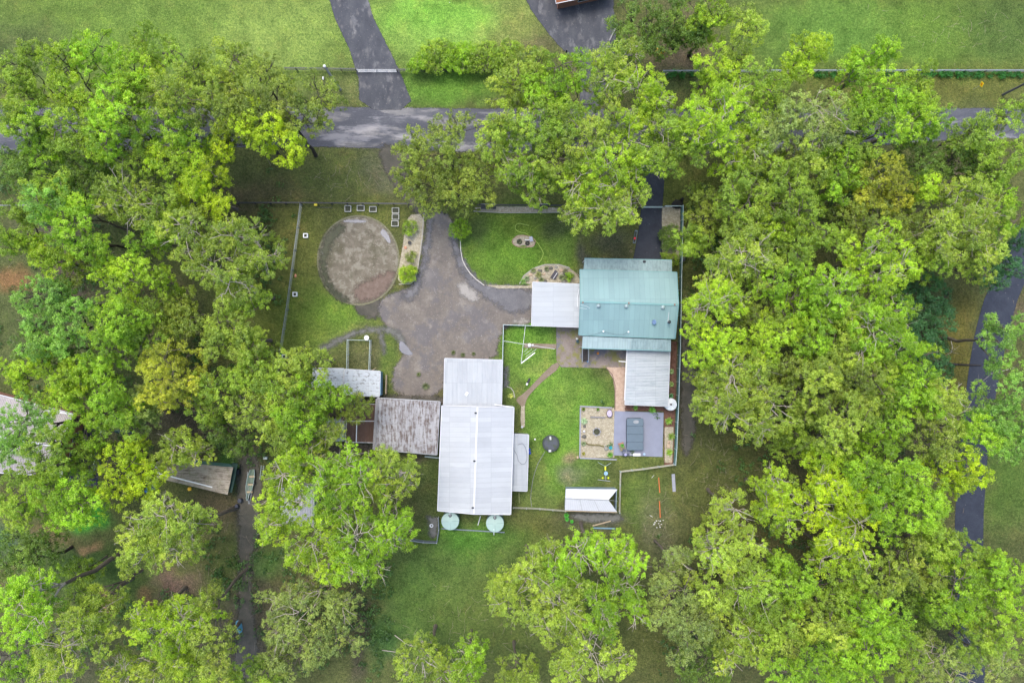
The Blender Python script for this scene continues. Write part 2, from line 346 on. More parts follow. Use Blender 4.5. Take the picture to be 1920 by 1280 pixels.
struct(link('ground', mesh_np('ground', P3, F, {'Col': ('FLOAT_COLOR', gc.reshape(-1, 3)), 'litter': ('FLOAT', gl.reshape(-1))}, True), GM))

# ------------------------------------------------------------------ loose-edged surfaces (gravel, old asphalt, pebbles, sand)
def sdist(px, py, poly):
    P = np.stack([px, py], -1); d = np.full(px.shape, 1e9); ins = np.zeros(px.shape, bool); n = len(poly)
    for i in range(n):
        a = np.array(poly[i], float); b = np.array(poly[(i + 1) % n], float); e = b - a; w_ = P - a
        tt = np.clip((w_ @ e) / (e @ e + 1e-9), 0, 1); q = w_ - tt[..., None] * e; d = np.minimum(d, np.hypot(q[..., 0], q[..., 1]))
        cond = ((a[1] > py) != (b[1] > py)) & (px < (b[0] - a[0]) * (py - a[1]) / (b[1] - a[1] + 1e-12) + a[0]); ins ^= cond
    return np.where(ins, d, -d)
def smooth_poly(p, it=2):
    for _ in range(it):
        q = []
        for i in range(len(p)):
            a, b = p[i], p[(i + 1) % len(p)]; q += [(a[0] * .75 + b[0] * .25, a[1] * .75 + b[1] * .25), (a[0] * .25 + b[0] * .75, a[1] * .25 + b[1] * .75)]
        p = q
    return p
def loosemat(name, cols, scale, rough=.9, amp=.3, feather=.12, streak=(1, 1, 1), wet=None, speck=None, bd=.02, fs=1.2, rz=0, patch=None, patch2=None, spec=.3):
    m, t, b = newmat(name); v = coords(t); vs = coords(t, streak, rz)
    n1 = noise(t, vs, scale, 6, .65); n2 = noise(t, v, scale * 8, 4, .7); n3 = noise(t, v, 16, 2)
    f = mth(t, 'ADD', mth(t, 'MULTIPLY', n1, .72), mth(t, 'MULTIPLY', n2, .28))
    k = len(cols); c = ramp(t, f, [(.32 + .36 * i / max(1, k - 1), q) for i, q in enumerate(cols)])
    c = mixc(t, 1.0, c, ramp(t, n3, [(.3, (.72, .72, .72)), (.7, (1.28, 1.28, 1.28))]), 'MULTIPLY')
    if patch: c = mixc(t, ramp(t, noise(t, vs, patch[1], 6, .72), [(patch[2], (0, 0, 0)), (patch[2] + .07, (patch[3],) * 3)]), c, patch[0])
    if patch2: c = mixc(t, ramp(t, noise(t, v, patch2[1], 5, .7), [(patch2[2], (0, 0, 0)), (patch2[2] + .09, (patch2[3],) * 3)]), c, patch2[0])
    if speck:
        vo = N(t, 'ShaderNodeTexVoronoi'); vo.inputs['Scale'].default_value = speck[1]; t.links.new(v, vo.inputs['Vector'])
        c = mixc(t, ramp(t, vo.outputs['Distance'], [(speck[2], (.9, .9, .9)), (speck[2] + .06, (0, 0, 0))]), c, speck[0])
    t.links.new(c, b.inputs['Base Color']); b.inputs['Roughness'].default_value = rough; b.inputs['Specular IOR Level'].default_value = spec
    if wet: t.links.new(ramp(t, noise(t, vs, wet[0], 5, .6), [(wet[1], (rough,) * 3), (wet[1] + .08, (wet[2],) * 3)]), b.inputs['Roughness'])
    bump(t, b, n3, bd, .6)
    e = N(t, 'ShaderNodeAttribute', attribute_name='edge')
    nn = mth(t, 'MULTIPLY', mth(t, 'SUBTRACT', noise(t, v, fs, 6, .75), .5), amp * 4)
    a = mth(t, 'MULTIPLY', mth(t, 'ADD', mth(t, 'ADD', e.outputs['Fac'], nn), feather), 1 / (2 * feather), True)
    t.links.new(a, b.inputs['Alpha']); return m
def sheet(name, poly, mat, z, step=3.0, margin=6, smooth=1, label=None):
    if smooth: poly = smooth_poly(poly, smooth)
    x0 = min(p[0] for p in poly) - margin; x1 = max(p[0] for p in poly) + margin; y0 = min(p[1] for p in poly) - margin; y1 = max(p[1] for p in poly) + margin
    X, Y = np.meshgrid(np.arange(x0, x1 + step, step), np.arange(y0, y1 + step, step)); d = sdist(X, Y, poly)
    ny, nx = X.shape; idx = np.arange(nx * ny).reshape(ny, nx)
    q = np.stack([idx[1:, :-1], idx[1:, 1:], idx[:-1, 1:], idx[:-1, :-1]], -1).reshape(-1, 4)
    dm = d.ravel()[q].max(1); q = q[dm > -margin * .9]
    used, inv = np.unique(q, return_inverse=True); q = inv.reshape(q.shape)
    V = np.stack([(X - 960) * PX, -(Y - 640) * PX, np.random.default_rng(3).uniform(0, .0006, X.shape)], -1).reshape(-1, 3)[used]
    o = link(name, mesh_np(name, V, q, {'edge': ('FLOAT', d.ravel()[used] * PX)}, True), mat); o.location.z = .015 + z * 3
    return struct(o)
ASPH = loosemat('old_asphalt', [(.042, .046, .058), (.068, .072, .088), (.105, .11, .122)], .35, .7, .22, .1, (.22, 1, 1), wet=(.5, .5, .35), patch=((.24, .235, .25), .28, .53, .7), speck=((.3, .3, .28), 2.2, .05))
ASP2 = loosemat('dark_asphalt', [(.04, .043, .053), (.06, .064, .075), (.09, .094, .10)], .6, .75, .16, .08, (1, .5, 1), wet=(.8, .55, .45), patch=((.16, .16, .165), .5, .56, .6), speck=((.3, .28, .24), 2.6, .06))
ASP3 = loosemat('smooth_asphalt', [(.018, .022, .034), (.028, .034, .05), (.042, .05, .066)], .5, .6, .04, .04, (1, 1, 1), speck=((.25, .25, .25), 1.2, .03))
GRAV = loosemat('gravel', [(.12, .108, .10), (.17, .15, .13), (.225, .20, .165)], .3, .9, .5, .3, patch=((.125, .12, .128), .16, .50, .65), patch2=((.27, .245, .22), .5, .57, .55), speck=((.5, .47, .42), 2.8, .07), wet=(.3, .56, .5))
SAND = loosemat('ring_sand', [(.11, .095, .07), (.16, .14, .105), (.22, .195, .155)], .8, .9, .25, .15, patch=((.29, .27, .215), .75, .50, .6), patch2=((.09, .085, .05), .28, .52, .6), speck=((.55, .52, .46), 2.4, .06))
PEBB = loosemat('pebbles', [(.22, .19, .13), (.36, .32, .23), (.5, .45, .34)], 2.2, .85, .06, .05, speck=((.75, .7, .6), 4.5, .16), patch2=((.2, .16, .1), 1.2, .58, .6), bd=.06)
PEBP = loosemat('pink_pebbles', [(.32, .23, .17), (.45, .33, .25), (.55, .43, .33)], 1.8, .85, .08, .05, speck=((.6, .5, .42), 4, .12), bd=.05)
MULC = loosemat('bark_mulch', [(.07, .038, .028), (.14, .07, .05), (.2, .12, .09)], 1.6, .95, .08, .06, speck=((.3, .2, .15), 4, .1), bd=.05)
DIRT = loosemat('bare_dirt', [(.055, .055, .042), (.085, .08, .065), (.125, .11, .09)], .7, .9, .7, .35, speck=((.2, .17, .13), 2.5, .06), bd=.04, fs=.9)
WEAR = loosemat('worn_track', [(.10, .105, .09), (.15, .15, .135), (.21, .21, .20)], .9, .85, .45, .40, speck=((.35, .33, .3), 3, .05))
TRAK = loosemat('wet_gravel', [(.10, .10, .108), (.14, .138, .145), (.19, .185, .19)], .5, .75, .9, .5, patch=((.27, .26, .27), .4, .6, .6), speck=((.4, .38, .35), 2.8, .06), fs=.7)
PALE = loosemat('pale_gravel', [(.24, .23, .215), (.31, .29, .265), (.36, .34, .31)], .7, .85, .9, .5, speck=((.5, .46, .4), 2.8, .06), fs=.8)
LITT = loosemat('leaf_litter', [(.12, .085, .07), (.17, .125, .10), (.22, .17, .14)], 1.5, .9, .8, .5, speck=((.35, .28, .2), 4, .08), fs=1)
CONC = loosemat('patio_concrete', [(.15, .125, .11), (.22, .185, .16), (.29, .25, .22)], .45, .8, .015, .03, patch=((.10, .115, .15), .22, .53, .7), patch2=((.19, .19, .045), .5, .5, .8), wet=(.4, .55, .4))
PATH = loosemat('path_concrete', [(.16, .125, .085), (.22, .175, .125), (.27, .22, .17)], .5, .85, .015, .03, patch2=((.13, .15, .03), .5, .66, .5))
def watermat(name, c, rough=.06, amp=.15):
    m = loosemat(name, [c, tuple(x * 1.2 for x in c), tuple(x * 1.5 for x in c)], .5, rough, amp, .08, spec=.8); return m
WATR = loosemat('wet_algae_painted_glints', [(.02, .028, .012), (.034, .042, .016), (.06, .066, .03)], 1.6, .45, .8, .45, patch=((.16, .18, .19), .5, .6, .8), spec=.3); WATG = watermat('shallow_water', (.10, .105, .125), .4, .12)  # dark green wet algae; its pale blue patches are painted sky highlights

sheet('road', [(-700, 215), (-300, 205), (0, 198), (300, 200), (600, 200), (780, 203), (1200, 205), (1900, 203), (2700, 200), (2700, 268), (1900, 258), (1780, 262), (1500, 285), (1200, 288), (900, 286), (700, 278), (560, 274), (300, 278), (0, 290), (-300, 300), (-700, 310)], ASPH, .004, 4)
sheet('driveway', [(590, -160), (668, -160), (684, 0), (745, 124), (752, 140), (778, 206), (674, 206), (672, 130), (612, 0)], ASP2, .008)
sheet('driveway', [(920, -160), (1170, -160), (1148, 0), (1156, 60), (1150, 120), (1128, 205), (1085, 208), (1092, 120), (1056, 96), (1022, 56), (984, 2)], ASP2, .008)
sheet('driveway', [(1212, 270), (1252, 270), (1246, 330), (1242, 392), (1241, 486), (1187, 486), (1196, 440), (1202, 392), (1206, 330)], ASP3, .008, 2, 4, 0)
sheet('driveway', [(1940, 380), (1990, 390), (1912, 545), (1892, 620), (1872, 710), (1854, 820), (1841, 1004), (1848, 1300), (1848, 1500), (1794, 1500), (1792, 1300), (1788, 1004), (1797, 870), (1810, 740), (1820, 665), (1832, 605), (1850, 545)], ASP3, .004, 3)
sheet('dirt_track', [(705, 270), (768, 275), (772, 330), (800, 385), (845, 410), (800, 420), (765, 385), (725, 330)], DIRT, .006)
sheet('dirt_track', [(442, 850), (492, 850), (486, 1000), (470, 1060), (478, 1180), (500, 1300), (505, 1500), (425, 1500), (432, 1300), (446, 1180), (448, 1000)], DIRT, .004, 4)
sheet('dirt_track', [(1276, 600), (1302, 600), (1306, 800), (1290, 860), (1276, 840)], DIRT, .004, 4)
sheet('gravel_yard', [(806, 396), (846, 402), (855, 440), (864, 478), (884, 512), (906, 534), (935, 542), (1004, 532), (1004, 604), (946, 610), (934, 640), (930, 676), (835, 676), (833, 742), (742, 742), (733, 700), (760, 662), (752, 634), (722, 610), (708, 585), (716, 560), (745, 546), (778, 538), (790, 505), (797, 450)], GRAV, .012, 2.5)
sheet('worn_path', [(590, 656), (640, 630), (672, 617), (720, 612), (748, 618), (764, 645), (754, 650), (738, 626), (716, 620), (676, 624), (645, 638), (600, 664)], WEAR, .016, 2)
sheet('worn_path', [(708, 618), (716, 618), (724, 660), (720, 664)], WEAR, .017, 2)
def ell(cx, cy, rx, ry, n=48, a0=0, a1=2 * math.pi, wob=0):
    return [(cx + rx * math.cos(a0 + (a1 - a0) * i / n) * (1 + wob * math.sin(5 * i * 6.28 / n)), cy + ry * math.sin(a0 + (a1 - a0) * i / n) * (1 + wob * math.cos(3 * i * 6.28 / n))) for i in range(n)]
sheet('sand_ring', ell(672, 488, 75, 82), SAND, .010, 2, 5, 0)
sheet('water', [(612, 436), (625, 428), (640, 420), (650, 428), (628, 448), (616, 470), (612, 500), (616, 528), (634, 550), (656, 562), (650, 570), (624, 556), (606, 530), (599, 500), (601, 465)], WATR, .015, 1.5, 5)
sheet('water', [(718, 428), (728, 438), (734, 455), (729, 457), (720, 445), (712, 436)], WATG, .016, 1.5, 5)
sheet('water', [(748, 640), (757, 640), (768, 655), (776, 665), (764, 666), (750, 660)], WATG, .020, 1.5, 5)
sheet('water', [(640, 415), (660, 411), (690, 414), (684, 418), (656, 418)], WATG, .0155, 1.5, 5)
sheet('wheel_track', [(806, 398), (812, 430), (800, 500), (786, 545), (770, 565), (748, 556), (775, 538), (788, 505), (797, 450)], TRAK, .013, 2)
sheet('wheel_track', [(845, 415), (860, 470), (884, 512), (908, 536), (1002, 540), (1002, 575), (960, 590), (930, 570), (890, 545), (862, 510), (846, 460)], TRAK, .0135, 2)
sheet('pale_gravel', [(858, 532), (872, 530), (892, 546), (900, 562), (880, 566), (862, 552)], PALE, .0145, 2)
sheet('pale_gravel', [(960, 600), (995, 598), (995, 606), (965, 608)], PALE, .0145, 2)
sheet('leaf_litter', [(664, 540), (700, 520), (738, 505), (738, 530), (715, 555), (690, 566), (668, 560)], LITT, .0125, 2)
sheet('bare_ground', [(655, 560), (700, 548), (716, 556), (712, 585), (700, 600), (672, 590)], DIRT, .0075, 2)
sheet('patio', [(1043, 612), (1178, 612), (1178, 690), (1138, 690), (1052, 688), (1043, 676)], CONC, .010, 2, 4, 0)
sheet('garden_path', [(1043, 676), (1051, 688), (1020, 712), (1000, 732), (988, 746), (984, 760), (978, 762), (972, 756), (966, 748), (984, 736), (1012, 706)], PATH, .014, 1.5, 4, 1)
sheet('garden_path', [(983, 643), (1043, 645), (1043, 654), (983, 652)], PATH, .014, 1.5, 4, 0)
sheet('gravel_strip', [(977, 757), (984, 755), (984, 790), (984, 800), (978, 802), (976, 790)], PEBB, .012, 1, 3, 0)
sheet('gravel_strip', [(908, 534), (988, 536), (1002, 531), (1002, 540), (935, 541)], PEBB, .016, 1.5, 3, 0)
sheet('pebble_path', [(1137, 688), (1173, 688), (1173, 771), (1152, 771), (1153, 740), (1150, 712)], PEBP, .012, 1.5, 4, 0)
sheet('pebble_bed', [(1088, 762), (1152, 764), (1152, 858), (1088, 858)], PEBB, .012, 1.5, 4, 0)
sheet('garden_bed', [(762, 404), (797, 400), (792, 460), (783, 505), (777, 530), (745, 532), (748, 500), (757, 450)], PEBB, .012, 1.5, 5)
sheet('garden_bed', [(962, 448), (968, 442), (978, 440), (990, 442), (1000, 448), (1004, 458), (999, 464), (990, 463), (982, 459), (970, 463), (961, 457)], PEBB, .014, 1, 3)
sheet('garden_bed', [(972, 534), (984, 515), (1002, 501), (1024, 495), (1050, 496), (1072, 504), (1087, 520), (1087, 534)], PEBB, .014, 1.5, 3)
sheet('garden_bed', [(888, 387), (1056, 388), (1050, 398), (1000, 399), (940, 398), (895, 396)], PEBB, .012, 1.5, 3)
sheet('garden_bed', [(1241, 388), (1276, 388), (1273, 486), (1241, 486)], PEBB, .012, 1.5, 4, 0)
sheet('garden_bed', [(1172, 757), (1255, 757), (1255, 640), (1269, 640), (1266, 762), (1262, 870), (1245, 872), (1245, 770), (1172, 770)], MULC, .012, 1.5, 4, 0)
sheet('garden_bed', [(1246, 800), (1263, 800), (1260, 868), (1246, 866)], PEBB, .016, 1.5, 3, 0)
sheet('bare_ground', [(1070, 962), (1160, 962), (1170, 975), (1120, 980), (1075, 972)], WEAR, .006, 2)
sheet('bare_ground', [(700, 740), (840, 742), (836, 760), (760, 752), (700, 748)], DIRT, .006, 2)
sheet('paving', [(801, 968), (822, 970), (821, 1004), (812, 1008), (804, 1000), (806, 985)], WEAR, .008, 1.5, 4, 0)
sheet('paving', [(944, 690), (952, 688), (953, 724), (944, 726)], WEAR, .010, 1.5, 4, 0)
sheet('patio', [(138, 798), (200, 806), (182, 912), (130, 902)], ASP3, .010, 3, 4, 0)
# ------------------------------------------------------------------ trees
LC = {'B': (.29, .51, .030), 'Y': (.37, .57, .034), 'V': (.41, .59, .020), 'P': (.35, .50, .068), 'G': (.29, .455, .048), 'O': (.27, .38, .058),
      'D': (.18, .31, .050), 'T': (.25, .48, .085), 'X': (.32, .44, .12), 'R': (.42, .50, .050), 'K': (.08, .23, .085)}
BC = {'d': (.045, .036, .032), 'p': (.42, .38, .33), 'b': (.14, .12, .10), 'r': (.30, .20, .13)}
def np_tubes(segs, n=5):
    A = np.array([s[0] for s in segs], float); B = np.array([s[1] for s in segs], float)
    r0 = np.array([s[2] for s in segs])[:, None, None]; r1 = np.array([s[3] for s in segs])[:, None, None]
    d = B - A; d /= np.linalg.norm(d, axis=1, keepdims=True) + 1e-9
    up = np.where(np.abs(d[:, 2:3]) < .9, np.array([[0, 0, 1.]]), np.array([[0, 1., 0]]))
    x = np.cross(d, up); x /= np.linalg.norm(x, axis=1, keepdims=True); y = np.cross(x, d)
    t = np.arange(n) * 2 * np.pi / n; c = np.cos(t)[None, :, None]; s = np.sin(t)[None, :, None]
    ring = x[:, None] * c + y[:, None] * s
    V = np.concatenate([A[:, None] + ring * r0, B[:, None] + ring * r1], 1); m = len(segs)
    i = np.arange(n); j = (i + 1) % n; f = np.stack([i, j, n + j, n + i], -1)[None] + (np.arange(m) * 2 * n)[:, None, None]
    return V.reshape(-1, 3), f.reshape(-1, 4)
def leaves(cent, nrm, L, W, r, tint, hue):
    """one slender four-cornered leaf per row"""
    n = len(cent); a = r.normal(size=(n, 3)); a -= (a * nrm).sum(1, keepdims=True) * nrm; a /= np.linalg.norm(a, axis=1, keepdims=True) + 1e-9
    b = np.cross(nrm, a); l = L * r.uniform(.6, 1.25, (n, 1)); w_ = W * r.uniform(.7, 1.3, (n, 1))
    V = np.stack([cent - a * l, cent - b * w_, cent + a * l, cent + b * w_], 1).reshape(-1, 3)
    F = np.arange(n * 4).reshape(n, 4); return V, F, np.repeat(tint, 4), np.repeat(hue, 4)
def clump_leaves(C, RC, r, per, L=.2, W=.055, flat=.62, sparse=1.0):
    """C: clump centres, RC: radii. Each clump is a dome of small puffs, each puff a burst of leaves."""
    Vs, T, Hh = [], [], []; cs, ns, ti, hu = [], [], [], []
    for c, rc in zip(C, RC):
        ct, ch = r.uniform(.15, .85), r.random(); k = max(5, int(10 * rc * rc * 1.3))
        u = r.normal(size=(k, 3)); u[:, 2] = np.abs(u[:, 2]) * .9 - .25; u /= np.linalg.norm(u, axis=1, keepdims=True)
        pc = c + u * rc * np.array([1, 1, flat]) * r.uniform(.55, 1.0, (k, 1))
        m = max(8, int(per * sparse)); pr = r.uniform(.22, .46, k)
        for q in range(k):
            uu = r.normal(size=(m, 3)); uu /= np.linalg.norm(uu, axis=1, keepdims=True)
            cs.append(pc[q] + uu * pr[q] * r.uniform(.35, 1.1, (m, 1)) * np.array([1, 1, .8]))
            nn = uu * .55 + u[q] * .35 + r.normal(size=(m, 3)) * .5 + np.array([0, 0, .25]); ns.append(nn / np.linalg.norm(nn, axis=1, keepdims=True))
            tq = r.uniform(-.15, .15); ti.append(np.clip(ct + tq + r.uniform(-.25, .25, m), 0, 1)); hu.append(np.clip(ch * .75 + r.uniform(0, .25, m), 0, 1))
    return leaves(np.concatenate(cs), np.concatenate(ns), L, W, r, np.concatenate(ti), np.concatenate(hu))
def bend(a, b, n, r, wob, sag=0.0):
    a = np.array(a, float); b = np.array(b, float); L = np.linalg.norm(b - a); pts = [a]
    for i in range(1, n):
        t = i / n; p = a * (1 - t) + b * t + r.normal(size=3) * wob * L * math.sin(math.pi * t); p[2] += sag * L * math.sin(math.pi * t); pts.append(p)
    pts.append(b); return pts
NTREE = [0]
def tree(key, bark, h, lobes, label, base=None, name='gum_tree', dens=1.0, group=None, cr=None, per=30, L=.15, W=.043, gap=.86, stems=1):
    NTREE[0] += 1; r = np.random.default_rng(1000 + NTREE[0]); low = h < 9
    cs = []
    for i, lb in enumerate(lobes):
        x, y, rp = lb[:3]; z = h - (2.2 if not low else h * .3) - (r.uniform(0, 2.2) if i and not low else 0)
        if len(lb) > 3: z = lb[3]
        p = G(x, y, z); cs.append((np.array(p), rp * K * (H - z) * 1.12))
    ctr = sum(c * rr ** 2 for c, rr in cs) / sum(rr ** 2 for c, rr in cs)
    bp = np.array(G(*base)) if base else np.array([ctr[0] + r.normal() * .6, ctr[1] + r.normal() * .6, 0])
    kf = .42 if not base or low else .2
    fork = bp * (1 - kf) + ctr * kf; fork[2] = h * (r.uniform(.34, .46) if not base or low else .58)
    R0 = .0115 * h * r.uniform(.85, 1.15) + .03
    trunk = []; br = []
    for sstem in range(stems):
        o = r.normal(size=3) * .5 * (stems > 1); o[2] = 0
        pts = bend(bp + o, fork + o * .5, 4, r, .02)
        rad = np.linspace(R0 * 1.15, R0 * .72, 5); rad[0] *= 1.25
        trunk += [(pts[i], pts[i + 1], rad[i], rad[i + 1]) for i in range(4)]
    C, RC = [], []
    for c, rr in cs:
        zt = c[2]
        hub = np.array([c[0] * .82 + fork[0] * .18, c[1] * .82 + fork[1] * .18, zt - min(3.2, h * .22) - rr * .12])
        lp = bend(fork, hub, 4, r, .05, .06); k = np.linspace(R0 * .62, R0 * .27, 5)
        br += [(lp[i], lp[i + 1], k[i], k[i + 1]) for i in range(4)]
        base_rc = cr if cr else (1.24 if not low else .6); nodes = [lp[-1], lp[-2], hub]
        # clumps fill the lobe like a loose dome
        placed = []; tries = 0; target = max(4, int(1.3 * dens * (rr / base_rc) ** 2) + 4)
        while len(placed) < target and tries < target * 18:
            tries += 1; a = r.uniform(0, 2 * math.pi); q = rr * math.sqrt(r.random()) * .94; rc = base_rc * r.uniform(.62, 1.25) * (1.0 if q < rr * .7 else .8)
            p = np.array([c[0] + math.cos(a) * q, c[1] + math.sin(a) * q * .96, 0]); dz = (q / max(rr, .1)) ** 2 * rr * .42
            p[2] = max(rc * .5, zt + rr * .22 - dz + r.normal() * (.55 if not low else .2) - (r.random() < .3) * r.uniform(.8, 2.6) * (0 if low else 1))
            if all(np.linalg.norm(p - o_[0]) > (rc + o_[1]) * .5 * gap * (1.15 if abs(p[2] - o_[0][2]) < 1 else .7) for o_ in placed): placed.append((p, rc))
        if not low:                      # shaded lower tufts inside the crown
            for _ in range(int(len(placed) * .5)):
                a = r.uniform(0, 2 * math.pi); q = rr * math.sqrt(r.random()) * .85
                placed.append((np.array([c[0] + math.cos(a) * q, c[1] + math.sin(a) * q, zt - r.uniform(1.5, min(6.5, h * .34))]), base_rc * r.uniform(.7, 1.1)))
        for p, rc in placed:
            C.append(p); RC.append(rc)
            nd = min(nodes, key=lambda q_: np.linalg.norm(q_ - p)); e = p - np.array([0, 0, rc * .15]); sp = bend(nd, e, 3, r, .08, .05)
            kk = np.linspace(R0 * .2, .018, 4) + .012
            br += [(sp[i], sp[i + 1], kk[i], kk[i + 1]) for i in range(3)]
            nodes.append(sp[1])
            for _ in range(3):
                e2 = p + r.normal(size=3) * rc * np.array([.6, .6, .35]); br.append((sp[2], e2, .03, .012))
    if bark == 'p' or bark == 'r':       # pale limbs that stand clear of the leaves
        for _ in range(3 + 2 * len(cs)):
            c, rr = cs[r.integers(len(cs))]; a = r.uniform(0, 6.28); e = c + np.array([math.cos(a) * rr * .8, math.sin(a) * rr * .8, rr * .1 + r.uniform(-.2, 1.0)])
            s0 = c + np.array([math.cos(a) * rr * .05, math.sin(a) * rr * .05, -.6]); pts = bend(s0, e, 4, r, .04, .10); kk = np.linspace(.07, .022, 5)
            br += [(pts[i], pts[i + 1], kk[i], kk[i + 1]) for i in range(4)]
            for i in (2, 3):
                e2 = pts[i] + (e - s0) * .35 + r.normal(size=3) * rr * .18; br.append((pts[i], e2, .03, .012))
    root = thing(name, tuple(bp), label, 'tree' if not low else 'shrub', group)
    V, F = np_tubes(trunk, 9); link('trunk', mesh_np('trunk', V, F, None, True), BARK, root, BC[bark] if bark != 'p' else BC['b'])
    V, F = np_tubes(br, 5); link('branches', mesh_np('branches', V, F, None, True), BARK, root, BC[bark])
    V, F, ti, hu = clump_leaves(C, RC, r, per, L, W, sparse=dens)
    col = np.array(LC[key]) * np.array([1.07, 1.0, .85]) * r.uniform(.92, 1.12)
    link('crown', mesh_np('crown', V, F, {'tint': ('FLOAT', ti), 'hue': ('FLOAT', hu)}), LEAF, root, col)
    return root
